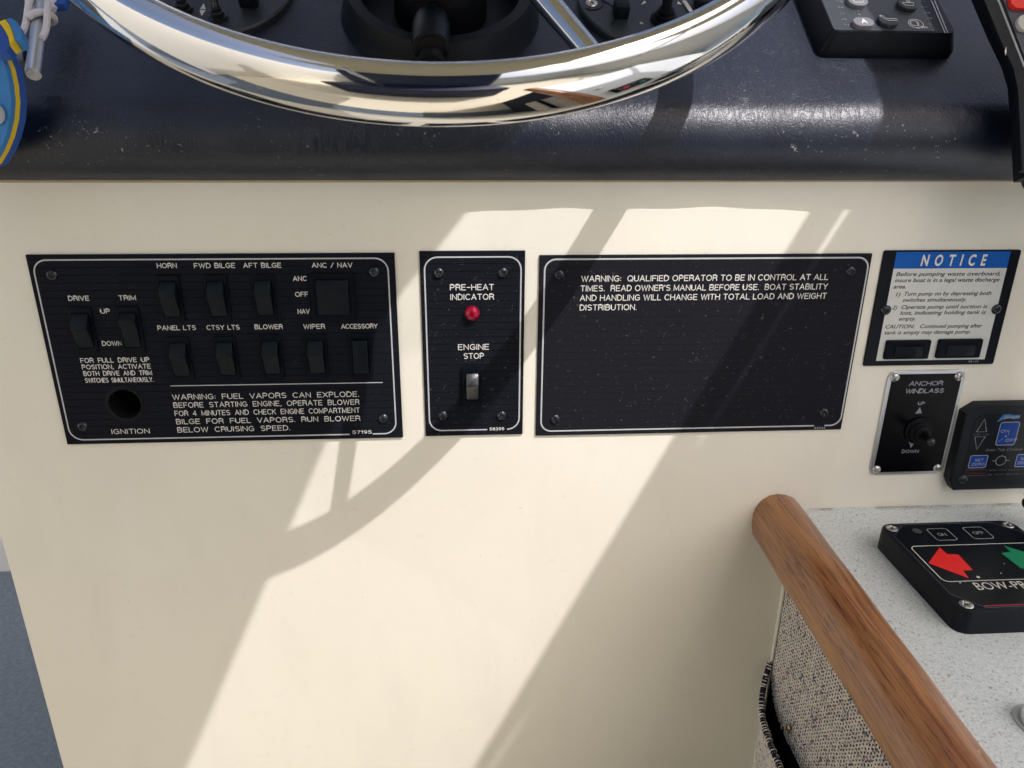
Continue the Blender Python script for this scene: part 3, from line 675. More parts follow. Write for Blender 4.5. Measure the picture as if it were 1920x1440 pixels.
# folded second float strap behind
fs_ = Matrix.Translation(Vector((-0.245, -0.028, 0.030))) @ Matrix.Rotation(R(50), 4, 'X'); l2 = Loc(fs_)
kt = thing('small_key_float', 'second blue foam float seen by its edge with yellow middle stripe', 'key float', fs_)
for nm_, pp_, mt_, z_ in (('blue_band', ((-12, 70), (2, 64), (12, 60), (20, 72), (28, 86), (32, 104), (26, 114), (4, 112), (-12, 104)), FOAMD, 0), ('yellow_stripe', ((11.5, 59.5), (24, 54.5), (32, 66), (39, 84), (41, 94), (32, 103.5), (28.5, 86), (20.5, 72)), FOAMY, .0002), ('outer_band', ((24.5, 54), (34, 51.5), (44, 58), (52, 74), (55, 92), (47, 96), (41.5, 93.5), (39.5, 84), (32.5, 66)), FOAMB, 0)):
    obj(nm_, slab(ccw([l2(*p) for p in pp_]), z_, z_+.007, (), .0006, 2), mt_, kt)

fr = Matrix.Translation(SP0+Vector((-0.236, 0, 0))+SE*.02+SN*.016) @ Matrix.Rotation(TH, 4, 'X'); l3 = Loc(fr)
rod = thing('shift_lever_pin', 'bright metal rod with pale cord wound round it beside the float', 'rod', fr)
a_, b_ = Vector((*l3(63, 140), 0)), Vector((*l3(91, -30), 0.004)); ax = (b_-a_)
obj('shaft', tube([a_, a_+ax*.02, b_], [.0040, .0046, .0045], 12), ALU, rod)
nrm = Vector((-ax.y, ax.x, 0)).normalized()
for t, s_ in ((.16, 1), (.22, 1)):
    c_ = a_+ax*t+nrm*.008; obj('nut', tube([c_-nrm*.003+Vector((0, 0, .001)), c_+nrm*.002+Vector((0, 0, .001))], .0044, 6), ALU, rod)
path = []
for i in range(140):
    t = i/139; ang = t*2*math.pi*2.0+1.0; c_ = a_+ax*(.48+.50*t)
    sd_ = nrm*(.0068*math.cos(ang)) + Vector((0, 0, .0066*math.sin(ang))); path.append(c_+sd_)
for off_, tw in ((.0055, 1.1), (-.0050, 2.3)):
    st_ = [a_+ax*(.30+.72*i/60)+nrm*(off_+.0018*math.sin(tw+i*.13))+Vector((0, 0, .0045+.002*math.cos(tw+i*.2))) for i in range(61)]
    obj('loose_strand', tube(st_, .0019, 8), CORD, rod)
obj('wound_cord', tube(path, .0021, 10), CORD, rod)
br = []
for i in range(60):
    t = i/59; p0_ = Vector((*l3(118-22*t, -20+44*t), .002)); br.append(p0_+Vector((.0012*math.cos(i*1.3), .0012*math.sin(i*1.3), .0012*math.sin(i*1.3+.8))))
obj('braided_end', tube(br, [.0020+.0006*(i % 3) for i in range(60)], 8), CORD, rod)
x, y = l3(112, 8); obj('catch', box(.010, .010, .005, (x, y, .001), .001), FOAMD, rod)

# =================================================================== PLATES ON THE CONSOLE
T = 0.0014
def plate(name, label, cat, x0, x1, z0, z1, mt, holes=(), bev=.0003, r=.0004):
    cx, cz = (x0+x1)/2, (z0+z1)/2; mtx = frame_y(cx, cz)
    t_ = thing(name, label, cat, mtx); w_, h_ = x1-x0, z1-z0
    obj('plate', slab(rrect(w_, h_, r, 2), 0.00005, T, holes, bev, 1), mt, t_)
    lc = Loc(mtx)
    return t_, (lambda px, py, h=T: lc(px, py, h)), w_, h_
def eng(par, lc, txt, px0, pb0, px1, pb1, cap, wt=.00048, mt=None, lab=None, **kw):
    a, b = lc(px0, pb0), lc(px1, pb1)
    return obj('lettering', stroke_text(txt, a[0], b[0], (a[1]+b[1])/2, cap*1.1, wt, T+.00002, **kw), mt or PRINT, par, sm=False)
def fnt(par, lc, txt, px0, pb0, px1, pb1, cap, bold=0, shear=0, mt=None, spc=1.0, base='left'):
    a, b = lc(px0, pb0), lc(px1, pb1)
    return obj('lettering', font_text(txt, a[0], b[0], (a[1]+b[1])/2, cap, T+.00003, bold, shear, spc=spc), mt or PRINT, par, sm=False)

# ---- 1: main switch panel
mtx = frame_y(-.1562, -.1684); i_ = Loc(mtx)(234, 758, T)
p1, l1, W1, H1 = plate('switch_panel', 'large black switch panel with eleven rocker switches and ignition hole', 'switch panel', -.2708, -.0416, -.2341, -.1027, PLATE, [circle(.0105, 28, *i_)[::-1]])
L0 = lambda *q: l1(*q)
def border(par, lc, pl, pt, pr, pb, rad, wd, gp_=None):
    x0, y1, x1, y0 = lc(*pl)[0], lc(*pt)[1], lc(*pr)[0], lc(*pb)[1]
    base = rrect(x1-x0, y1-y0, rad, 8, (x0+x1)/2, (y0+y1)/2); dense = []
    for i in range(len(base)):
        a, b = Vector(base[i]), Vector(base[(i+1) % len(base)]); n = max(1, int((b-a).length/.002))
        dense += [a.lerp(b, k/n) for k in range(n)]
    g = None
    if gp_: ga, gb = lc(*gp_[0])[0], lc(*gp_[1])[0]; g = lambda mid: mid.y < (y0+.001) and ga < mid.x < gb
    return obj('border_line', ringstrip(dense, wd, T+.00002, .00005, True, g), PRINTG2, par)
PRINTG2 = mat('silver_print', (0.50, 0.52, 0.52), 0.45, var=(200, .15))
border(p1, l1, (96.5, 658), (197, 487), (734.7, 644), (224, 823.3), .0085, .0009, ((658, 813), (699, 813)))
for q in ((97.5, 515.8), (155, 799.5), (701.4, 510), (719, 784.7)):
    x, y = l1(*q); screw(p1, x, y, T)
def z5(X, Y): return 30+X/3.6, 450+Y/3.6
def z6(X, Y): return 400+X/3.6, 450+Y/3.6
for nm, (px, py), rid, pp, lab in (
    ('drive', (157.5, 618.7), .0035, .0066, 'drive switch'), ('trim', (246, 617.6), .0072, .0048, 'trim switch'),
    ('horn', (320.5, 559.7), .0040, .0062, None), ('fwd', (408.7, 559), .0042, .0060, None), ('aft', (496.5, 557), .0042, .0060, None),
    ('panel', (339, 672.5), .0042, .0058, None), ('ctsy', (425.8, 671), .0042, .0058, None), ('blower', (509.8, 668.7), .0042, .0058, None),
    ('wiper', (594, 668), .0040, .0058, None)):
    x, y = l1(px, py); rocker_switch(p1, x, y-.0002, T+.00003, .0100, .0232, rid, pp, .0146, .0312, .0013)
x, y = l1(677, 667); rocker_switch(p1, x, y, T+.00003, .0100, .0232, -.0085, .0030, .0146, .0312, .0013, top=.0030, foot=.0008)
x, y = l1(625, 556.5); rocker_switch(p1, x, y, T+.00003, .0208, .0238, .0060, .0034, .0282, .0318, top=.0012, foot=.0022)
CP = .0030
for txt, a, b, ya, yb in (('HORN', 953, 1088, 190, 190),):
    eng(p1, l1, txt, *z5(a, ya), *z5(b, yb), CP)
eng(p1, l1, 'FWD BILGE', *z5(1203, 190), *z6(150, 189), CP); eng(p1, l1, 'AFT BILGE', *z6(203, 188), *z6(460, 188), CP)
eng(p1, l1, 'ANC / NAV', *z6(665, 187), *z6(940, 187), CP)
eng(p1, l1, 'DRIVE', *z5(355, 410), *z5(497, 410), CP); eng(p1, l1, 'TRIM', *z5(695, 407), *z5(812, 407), CP)
eng(p1, l1, 'UP', *z5(572, 497), *z5(637, 497), CP); eng(p1, l1, 'DOWN', *z5(583, 714), *z5(718, 714), CP)
eng(p1, l1, 'ANC', *z6(538, 277), *z6(633, 277), CP); eng(p1, l1, 'OFF', *z6(553, 383), *z6(642, 383), CP); eng(p1, l1, 'NAV', *z6(570, 498), *z6(652, 498), CP)
eng(p1, l1, 'PANEL LTS', *z5(957, 609), *z5(1217, 609), CP); eng(p1, l1, 'CTSY LTS', *z5(1288, 607), *z6(180, 605), CP)
eng(p1, l1, 'BLOWER', *z6(280, 602), *z6(470, 602), CP); eng(p1, l1, 'WIPER', *z6(609, 600), *z6(755, 600), CP); eng(p1, l1, 'ACCESSORY', *z6(863, 598), *z6(1110, 598), CP, sp_=.2)
for txt, a, b, y in (('FOR FULL DRIVE UP', 437, 903, 828), ('POSITION, ACTIVATE', 447, 912, 872), ('BOTH DRIVE AND TRIM', 457, 921, 916), ('SWITCHES SIMULTANEOUSLY.', 468, 930, 962)):
    eng(p1, l1, txt, *z5(a, y), *z5(b, y-2), .0031, wsp=.8)
eng(p1, l1, 'IGNITION', *z5(648, 1310), *z5(905, 1306), .0034)
for txt, a, ya, b, yb in (('WARNING: FUEL VAPORS CAN EXPLODE.', 1057, 1077, 985, 1060), ('BEFORE STARTING ENGINE, OPERATE BLOWER', 1065, 1133, 987, 1112),
                          ('FOR 4 MINUTES AND CHECK ENGINE COMPARTMENT', 1073, 1187, 990, 1168), ('BILGE FOR FUEL VAPORS. RUN BLOWER', 1083, 1243, 993, 1222), ('BELOW CRUISING SPEED.', 1092, 1300, 520, 1285)):
    eng(p1, l1, txt, *z5(a, ya), *z6(b, yb), .0036, .00050, wsp=.85)
a, b = l1(319.7, 723.6), l1(717.5, 715.8); obj('rule_line', ringstrip([(a[0], a[1]), (b[0], a[1])], .0006, T+.00002, .00005, False), PRINTG2, p1)
eng(p1, l1, '57195', 661, 813.7, 697, 813.3, .0024, .0004)
obj('ignition_socket', lathe([(.0104, T), (.0104, -.022), (0, -.022)], 28), VOID, p1, (i_[0], i_[1], 0))
obj('ignition_ring', lathe([(.0128, T), (.0128, T+.0003), (.0110, T+.0004), (.0106, T+.0001)], 36), PLAIN, p1, (i_[0], i_[1], .00001))

# ---- 2: pre-heat panel
p2, l_, W2, H2 = plate('pre_heat_panel', 'narrow black panel with red pre-heat light and engine stop switch', 'switch panel', -.0256, .0432, -.2335, -.1017, PLATE2)
def z7(X, Y): return 770+X/3.693, 450+Y/3.693
border(p2, l_, z7(112, 700), z7(430, 118), z7(758, 700), z7(430, 1315), .0085, .00095, (z7(535, 1310), z7(660, 1310)))
for q in ((195, 228), (640, 226), (224, 1216), (630, 1216)):
    x, y = l_(*z7(*q)); screw(p2, x, y, T)
eng(p2, l_, 'PRE-HEAT', *z7(272, 350), *z7(577, 347), .0038, .00056); eng(p2, l_, 'INDICATOR', *z7(275, 417), *z7(577, 413), .0038, .00056)
eng(p2, l_, 'ENGINE', *z7(328, 762), *z7(543, 760), .0038, .00056); eng(p2, l_, 'STOP', *z7(366, 824), *z7(508, 822), .0038, .00056)
eng(p2, l_, '58395', *z7(546, 1319), *z7(648, 1317), .0021, .0004)
x, y = l_(*z7(425, 505))
lens = obj('indicator_lens', lathe([(.0050, T), (.0051, T+.0012), (.0046, T+.0026), (.0034, T+.0036), (.0018, T+.0041), (0, T+.0043)], 32), LENS, p2, (x, y, 0))
obj('filament_mark', ringstrip([(-.003, .002), (.0, .0002), (.0035, -.0016)], .00025, T+.0040, .0001, False), REDL, lens)
obj('lens_collar', lathe([(.0056, T), (.0056, T+.0005), (.0051, T+.0007)], 32), PLAIN, lens)
x, y = l_(*z7(427, 1010)); rocker_switch(p2, x, y, T+.00003, .0082, .0205, .0030, .0066, .0138, .0282, .0026, 'engine stop switch', rm=mat('sunlit_switch_plastic', (0.03, 0.032, 0.036), 0.30, spec=1.0, bump=(1800, .15, 2)))  # sun glint put into a lighter, glossier copy of the switch plastic

# ---- 3: warning plate
p3, l3_, W3, H3 = plate('warning_plate', 'wide scratched black plate with white warning text only', 'sign plate', .0526, .2780, -.2350, -.1048, PLATE3)
def z8(X, Y): return 990+X/2.866, 450+Y/2.866
border(p3, l3_, z8(84, 400), z8(1000, 99), z8(1764, 500), z8(900, 1011), .0075, .00105, (z8(1530, 1000), z8(1600, 1000)))
for q in ((168, 187), (1735, 167), (148, 962), (1590, 927)):
    x, y = l3_(*z8(*q)); screw(p3, x, y, T)
for txt, a, ya, b, yb in (('WARNING:  QUALIFIED OPERATOR TO BE IN CONTROL AT ALL', 285, 230, 1613, 210), ("TIMES.  READ OWNER'S MANUAL BEFORE USE.  BOAT STABILITY", 281, 281, 1609, 262),
                          ('AND HANDLING WILL CHANGE WITH TOTAL LOAD AND WEIGHT', 278, 332, 1603, 312), ('DISTRIBUTION.', 277, 380, 583, 376)):
    eng(p3, l3_, txt, *z8(a, ya), *z8(b, yb), .0038, .00056, sp_=.26, wsp=.45)
eng(p3, l3_, '52046', *z8(1537, 1016), *z8(1597, 1014), .0015, .00028, PRINTG)

# ---- 4: notice plate
p4, l4, W4, H4 = plate('notice_plate', 'black edged white and blue waste pump notice with two rocker switches', 'notice plate', .2860, .3828, -.1856, -.1028, PLAIN, r=.0012)
def z9(X, Y): return 1600+X/5.759, 450+Y/5.759
cA, cB = l4(*z9(347, 757)), l4(*z9(1545, 748))
x0, x1 = l4(*z9(360, 700))[0], l4(*z9(1560, 700))[0]; y1 = l4(*z9(900, 127))[1]; yb = l4(*z9(1000, 306))[1]; y0 = l4(*z9(900, 1295))[1]
def notch(cx, cy_, r, side):
    if side < 0: return [(x0, cy_+r)]+[(cx+r*math.cos(R(90-180*i/10)), cy_+r*math.sin(R(90-180*i/10))) for i in range(11)]+[(x0, cy_-r)]
    return [(x1, cy_-r)]+[(cx+r*math.cos(R(270-180*i/10)), cy_+r*math.sin(R(270-180*i/10))) for i in range(11)]+[(x1, cy_+r)]
lab = [(x0, yb)]+notch(x0+.0005, cA[1], .0035, -1)+[(x0, y0), (x1, y0)]+notch(x1-.0005, cB[1], .0035, 1)+[(x1, yb)]
obj('white_label', slab(ccw(lab), T+.00001, T+.00012), LABEL, p4, sm=False)
obj('blue_header', slab(ccw([(x0, yb), (x1, yb), (x1, y1), (x0, y1)]), T+.00001, T+.00013), BLUE, p4, sm=False)
TT = T; T = T+.00013
nk = dict(shear=.14)
a, b = l4(*z9(722, 278)), l4(*z9(1425, 270))
obj('lettering', font_text('N  O  T  I  C  E', a[0], b[0], (a[1]+b[1])/2, .0072, T+.00002, .028, .10), PRINT, p4, sm=False)
IT = .22
for txt, xa, ya, xb, yb_ in (('Before pumping waste overboard,', 457, 390, 1583, 380), ('insure boat is in a legal waste discharge', 443, 457, 1573, 445), ('area.', 428, 523, 565, 522),
    ('1)', 455, 607, 503, 606), ('Turn pump on by depressing both', 545, 603, 1485, 590), ('switches simultaneously.', 527, 667, 1217, 660),
    ('2)', 415, 748, 470, 747), ('Operate pump until suction is', 515, 745, 1443, 733), ('lost, indicating holding tank is', 500, 808, 1425, 795), ('empty.', 488, 870, 667, 868),
    ('CAUTION:   Continued pumping after', 343, 955, 1387, 943), ('tank is empty may damage pump.', 333, 1020, 1263, 1006)):
    fnt(p4, l4, txt, *z9(xa, ya), *z9(xb, yb_), .0027, .014, IT, INK)
T = TT
for c_ in (cA, cB): screw(p4, c_[0], c_[1], T, SCREW_B)
fnt(p4, l4, '58135', *z9(1238, 1322), *z9(1348, 1318), .0013, 0, 0, PRINTG)
for (X, Y), tl_ in (((572, 1178), -1), ((1131, 1166), 0)):
    x, y = l4(*z9(X, Y))
    s_ = obj('switch', slab(rrect(.0325, .0140, .0010, 3), T, T+.0022, (), .0007, 2), BEZEL, p4, (x, y, 0))
    obj('rocker', rocker_body(.0078, .0205, .004, .0040 if tl_ else .0026, .0008, .0016), SWITCH, s_, (0.0004, -.0006, T+.0021), (0, 0, R(-90)))

# ---- 5: anchor windlass plate
aw, l5, W5, H5 = plate('windlass_plate', 'silver rimmed black anchor windlass plate with rubber booted toggle', 'switch plate', .3062, .3642, -.2738, -.1896, ALU, r=.0055, bev=.0005)
def z10(X, Y): return 1600+X/6, 680+Y/6
obj('dark_face', slab(rrect(W5-.0056, H5-.0052, .0035, 4), T, T+.0001), GLOSS, aw)
for sx_ in (-1, 1):
    for sy_ in (-1, 1): screw(aw, sx_*(W5/2-.0050), sy_*(H5/2-.0050), T+.0001, SCREW_SL)
TT = T; T = T+.0001
GP = mat('faded_grey_print', (0.22, 0.23, 0.25), 0.5, var=(250, .5))
eng(aw, l5, 'ANCHOR', *z10(620, 262), *z10(1000, 258), .0034, .00075, GP, shear=.12, sp_=.2); eng(aw, l5, 'WINDLASS', *z10(577, 347), *z10(1010, 340), .0034, .00075, GP, shear=.12, sp_=.2)
eng(aw, l5, 'UP', *z10(722, 478), *z10(800, 477), .0025, .00055, GP); eng(aw, l5, 'DOWN', *z10(540, 1018), *z10(730, 1013), .0025, .0005, GP)
poly(aw, ccw([l5(*z10(750, 498)), l5(*z10(695, 572)), l5(*z10(770, 568))]), GP, T); poly(aw, ccw([l5(*z10(625, 890)), l5(*z10(680, 908)), l5(*z10(645, 957))]), GP, T)
x, y = l5(*z10(728, 760))
boot = obj('rubber_boot', lathe([(.0102, T), (.0106, T+.0012), (.0098, T+.0024), (.0080, T+.0028), (.0084, T+.0040), (.0076, T+.0052), (.0058, T+.0056), (.0060, T+.0068), (.0050, T+.0080), (.0036, T+.0086), (0, T+.0088)], 40), RUBBER, aw, (x, y, 0))
obj('toggle_lever', tube([(0, 0, T+.007), (-.0012, .0004, T+.013), (-.0030, .0010, T+.020)], [.0034, .0028, .0024], 16), RUBBER, boot)
bl = bmesh.new(); bmesh.ops.create_uvsphere(bl, u_segments=20, v_segments=14, radius=.0030, matrix=Matrix.Translation((-.0033, .0012, T+.0215)))
obj('lever_tip', bl, BLKSCREW, boot)
T = TT

# ---- 6: trim tab control
tx0, tx1 = .3660, .4700; tz0, tz1 = -.2850, -.2145
mtx = frame_y((tx0+tx1)/2, (tz0+tz1)/2); tt = thing('trim_tab_control', 'black trim tab control with blue keys beside the windlass plate', 'control unit', mtx)
TW, THh = tx1-tx0, tz1-tz0; ch = .009
oc = [(-TW/2+ch*.6, -THh/2), (TW/2, -THh/2), (TW/2, THh/2), (-TW/2+ch, THh/2), (-TW/2, THh/2-ch*.7), (-TW/2, -THh/2+ch)]
obj('case', slab(ccw(oc), 0.0001, .0085, (), .0022, 3), BLACKP, tt)
ic = [(-TW/2+.0115, -THh/2+.0045), (TW/2-.008, -THh/2+.0045), (TW/2-.008, THh/2-.0075), (-TW/2+.013, THh/2-.0075), (-TW/2+.0085, THh/2-.012), (-TW/2+.0085, -THh/2+.008)]
obj('overlay', slab(ccw(ic), .0085, .0087), FACE, tt)
lt = Loc(mtx); q6 = lambda X, Y: lt(*z10(X, Y), .0087)
TZ = .0087
def outline(par, pts, wd, mt, z=None): return obj('outline', ringstrip([Vector(p) for p in pts], wd, (TZ if z is None else z)+.00002, .00004, True), mt, par)
def keyrect(X0, Y0, X1, Y1, r=.002):
    a, b = q6(X0, Y0), q6(X1, Y1); return rrect(abs(b[0]-a[0]), abs(a[1]-b[1]), r, 4, (a[0]+b[0])/2, (a[1]+b[1])/2)
outline(tt, [q6(1480, 632), q6(1385, 780), q6(1497, 776)], .0005, PRINTG); outline(tt, [q6(1369, 834), q6(1486, 832), q6(1386, 980)], .0005, PRINTG)
eA, eB = q6(1745, 670), q6(1716, 925)
kx = (eA[0]+eB[0])/2; ky = (q6(1745, 668)[1]+q6(1716, 925)[1])/2
def key(cx, cy_, w_, h_, r=.002):
    k_ = obj('key', slab(rrect(w_, h_, r, 4, cx, cy_), TZ+.00002, TZ+.0003), BLUEKEY, tt); outline(k_, rrect(w_, h_, r, 5, cx, cy_), .0005, PRINTG, TZ+.0003); return k_
k1_ = key(kx+.0002, ky, .0147, abs(q6(1745, 668)[1]-q6(1716, 925)[1]))
def et(par, txt, X0, Y0, X1, Y1, cap, wt, mt=PRINTG, shear=0):
    a, b = q6(X0, Y0), q6(X1, Y1); obj('lettering', stroke_text(txt, a[0], b[0], (a[1]+b[1])/2, cap, wt, TZ+.00035, shear=shear, wsp=.8), mt, par, sm=False)
et(k1_, 'ON', 1650, 787, 1745, 783, .0024, .00032); et(k1_, 'OFF', 1704, 888, 1838, 884, .0024, .00032)
obj('slash', ringstrip([q6(1625, 890), q6(1686, 845)], .00025, TZ+.00035, .00004, False), PRINTG, k1_); obj('slash', ringstrip([q6(1733, 812), q6(1755, 790)], .00025, TZ+.00035, .00004, False), PRINTG, k1_)
a = q6(1711, 826); obj('key_light', slab(circle(.0006, 12, *a), TZ+.0003, TZ+.0005), PRINTG, k1_)
sA, sB = q6(1407, 1042), q6(1396, 1180); sy_ = (sA[1]+sB[1])/2; sxc = (q6(1270, 1110)[0]+q6(1532, 1110)[0])/2
k2_ = key(sxc, sy_, .0134, abs(sA[1]-sB[1]), .0012); et(k2_, 'SET', 1360, 1110, 1458, 1106, .0022, .0003); et(k2_, 'ZERO', 1325, 1157, 1468, 1153, .0022, .0003)
cc_ = q6(1660, 1102); outline(tt, [(cc_[0]+.0039*math.cos(R(12*i)), cc_[1]+.0039*math.sin(R(12*i))) for i in range(30)], .0004, PRINTG)
k3_ = key(2*cc_[0]-sxc+.0004, sy_, .0134, abs(sA[1]-sB[1]), .0012); et(k3_, 'SET', 1873, 1092, 1971, 1088, .0022, .0003); et(k3_, 'ZERO', 1838, 1140, 1980, 1135, .0022, .0003)
for s_ in (-1, 1): obj('rule_line', ringstrip([(cc_[0]+s_*.0040, cc_[1]), (cc_[0]+s_*.0068, cc_[1])], .0003, TZ+.00002, .00004, False), PRINTG, tt)
a, b = q6(1480, 996), q6(1905, 984)
obj('lettering', font_text('Auto Tab Control', a[0], b[0], (a[1]+b[1])/2, .0020, TZ+.00003, 0, .25), mat('dim_print', (.16, .17, .18), .5), tt, sm=False)
et(tt, 'PORT TAB', 1342, 816, 1520, 812, .0011, .00018, PRINTD); et(tt, "OPERATOR'S MANUAL MUST", 1520, 1218, 1975, 1205, .0011, .00016, PRINTD); et(tt, 'BE READ BEFORE USE', 1508, 1266, 1960, 1250, .0011, .00016, PRINTD)
outline(tt, ccw([q6(1272, 1207), q6(1503, 1203), q6(1500, 1268), q6(1268, 1272)]), .0003, mat('dim_red', (.22, .03, .02), .5)); et(tt, 'WARNING', 1290, 1255, 1480, 1252, .0016, .0002, mat('dim_red_text', (.10, .02, .02), .5))
lg_ = ccw([q6(1612, 668), q6(1690, 585), q6(1760, 580), q6(1800, 592), q6(1880, 588), q6(1868, 625), q6(1800, 632), q6(1750, 622), q6(1690, 640)])
obj('emblem', slab(lg_, TZ, TZ+.0001), mat('emblem_blue', (.02, .16, .42), .4), tt, sm=False); et(tt, 'BENNETT', 1690, 628, 1865, 622, .0016, .0003, PRINTG, .2)
x, y = q6(1190, 1245); screw(tt, -TW/2+.010, -THh/2+.010, .0085, SCREW_B)

# =================================================================== SIDE CABINET
WZ = -.3020; FX = .2540
cab = thing('side_cabinet', 'side cabinet with speckled grey top, teak edge rail and tweed covered side', 'cabinet', Matrix.Translation((.30, -.18, -.86)))
io = cab.matrix_world.inverted()
def place(o): o.matrix_parent_inverse = io; return o
place(obj('worktop', box(.435, .52, .018, (.2425+.2175, -.2595, WZ-.009), 0), TOP, cab, sm=False))
# rail: moulded section swept along y
rp = [(.2595, WZ+.0003), (.2560, -.2975), (.2510, -.2922), (.2450, -.2892), (.2385, -.2881), (.2320, -.2893), (.2265, -.2930), (.2228, -.2985), (.2210, -.3050), (.2212, -.3150), (.2226, -.3225), (.2250, -.3262), (.2310, -.3275), (.2590, -.3275)]
bm = bmesh.new(); rows = []
for i in range(61):
    y = -.0004-.52*i/60; wob = .0003*math.sin(i*.7)
    rows.append([bm.verts.new((x+.032*y, y, z+wob)) for x, z in rp])
for a, b in zip(rows, rows[1:]):
    for k in range(len(rp)): bm.faces.new((a[k], a[(k+1) % len(rp)], b[(k+1) % len(rp)], b[k]))
bm.faces.new(rows[0]); bm.faces.new(rows[-1][::-1]); bmesh.ops.recalc_face_normals(bm, faces=bm.faces[:])
rail = obj('edge_rail', bm, TEAK, cab); place(rail); rail.data.set_sharp_from_angle(angle=R(60))
place(obj('corner_trim', tube([(FX-.0003, -.0022, -.86), (FX-.0003, -.0022, -.3275)], .0017, 8), CREAM, cab))
bk = place(obj('side_board', box(.02, .50, .54, (FX+.011, -.252, -.86+.27)), YARNB, cab, sm=False))
# stitched tweed, every chain stitch a small bead of yarn
def stitches(ys, z0, z1, pos, name, parent, fil=None, w_=.0031, hh=.0034, size=1.0):
    vs, fs, k = [], [], 0
    ncol = int((ys[1]-ys[0])/w_)
    for c_ in range(ncol):
        y = ys[0]+(c_+.5)*w_; ph = random.random()*.3
        nrow = int((z1-z0)/hh)
        for r_ in range(nrow):
            z = z0+(r_+ph)*hh
            for s_ in (-1, 1):
                yy = y+s_*w_*.24+random.gauss(0, .00012); zz = z+random.gauss(0, .00018)
                if fil and not fil(yy, zz): continue
                L_ = hh*.50*random.uniform(.85, 1.2)*size; wd = w_*.155*random.uniform(.75, 1.3)*size; dx = .0009*random.uniform(.7, 1.2)*size
                ty, tz = s_*.52, .854
                c0 = pos(yy, zz)
                ring = []
                for t, rr in ((-1, .35), (-.45, .95), (.35, 1.0), (1, .40)):
                    cy2, cz2 = yy+ty*L_*t, zz+tz*L_*t
                    o_ = pos(cy2, cz2)
                    for a, b in ((1, 0), (0, 1), (-1, 0)):
                        vs.append((o_-dx*rr*b-(.0001 if b else 0), cy2+wd*rr*a*tz, cz2-wd*rr*a*ty))
                for i in range(3):
                    for j in range(2):
                        q = k+i*3+j; fs.append((q, q+1, q+4, q+3))
                k += 12
    me = bpy.data.meshes.new(name); me.from_pydata(vs, [], fs); me.materials.append(YARN)
    bmx = bmesh.new(); bmx.from_mesh(me); bmesh.ops.recalc_face_normals(bmx, faces=bmx.faces[:]); bmx.to_mesh(me); bmx.free()
    o = obj(name, me, None, cab); place(o); o['kind'] = 'stuff'; return o
# pocket mouth edge (y,z) on the side
mouth = [Vector((-.003, -.4470)), Vector((-.014, -.4640)), Vector((-.030, -.4720)), Vector((-.050, -.4745)), Vector((-.080, -.4750)), Vector((-.30, -.4800))]
def mz(y):
    for a, b in zip(mouth, mouth[1:]):
        if b.x <= y <= a.x: t = (a.x-y)/(a.x-b.x); return a.y+(b.y-a.y)*t
    return mouth[0].y if y > mouth[0].x else mouth[-1].y
def bulge(y, z):
    d = mz(y)-z
    if d < -.002: return 0
    return .020*(1-math.exp(-max(0, -y-.003)/.022))*max(0, 1-max(0, d)/.16)
stitches((-.30, -.0045), -.56, -.327, lambda y, z: FX+.0006, 'tweed_stitches', cab, lambda y, z: z > mz(y)-.012)
# pocket: a flap of the same cloth standing off the side
def grid(fn, nu, nv):
    bm = bmesh.new(); r_ = [[bm.verts.new(fn(i/nu, j/nv)) for j in range(nv+1)] for i in range(nu+1)]
    for i in range(nu):
        for j in range(nv): bm.faces.new((r_[i][j], r_[i+1][j], r_[i+1][j+1], r_[i][j+1]))
    bmesh.ops.recalc_face_normals(bm, faces=bm.faces[:]); return bm
def pk(u, v):
    y = -.004-.29*u; z = mz(y)-v*.18; return (FX-.0012-bulge(y, z), y, z)
pko = place(obj('pocket', grid(pk, 80, 40), YARNB, cab))
stitches((-.29, -.0045), -.62, -.446, lambda y, z: FX-.0014-bulge(y, z), 'pocket_stitches', cab, lambda y, z: z < mz(y)-.001 and z > mz(y)-.15, .0024, .0028, .95)
pth = []
for i in range(110):
    y = -.003-.28*i/109; z = mz(y); pth.append((FX-.0018-bulge(y, z), y, z+.0008))
place(obj('pocket_piping', tube(pth, .0023, 10), YARNB, cab))
# binding wraps on the piping
bmw = bmesh.new()
for i in range(0, 109):
    a, b = Vector(pth[i]), Vector(pth[i+1]); n_w = max(1, int((b-a).length/.0021))
    for k in range(n_w):
        c_ = a.lerp(b, k/n_w); d = (b-a).normalized()*.00065
        rw_ = random.uniform(.0024, .0031); d = d*random.uniform(.6, 1.3); c_ = c_+Vector((random.gauss(0, .0002), random.gauss(0, .0002), random.gauss(0, .0002))); tube([c_-d, c_, c_+d], [.0022, rw_, .0022], 8, bmw, False)
o = place(obj('piping_wraps', bmw, YARN, cab)); o['kind'] = 'stuff'
a = at_n(1485, 1365, Vector((1, 0, 0)), Vector((FX, 0, 0)))
place(obj('snap_stud', lathe([(.0028, 0), (.0030, .0012), (.0016, .0022), (0, .0024)], 16), mat('brass', (.55, .42, .2), .35, 1.0), cab, (FX-.002, a.y, a.z), (0, R(-90), 0)))

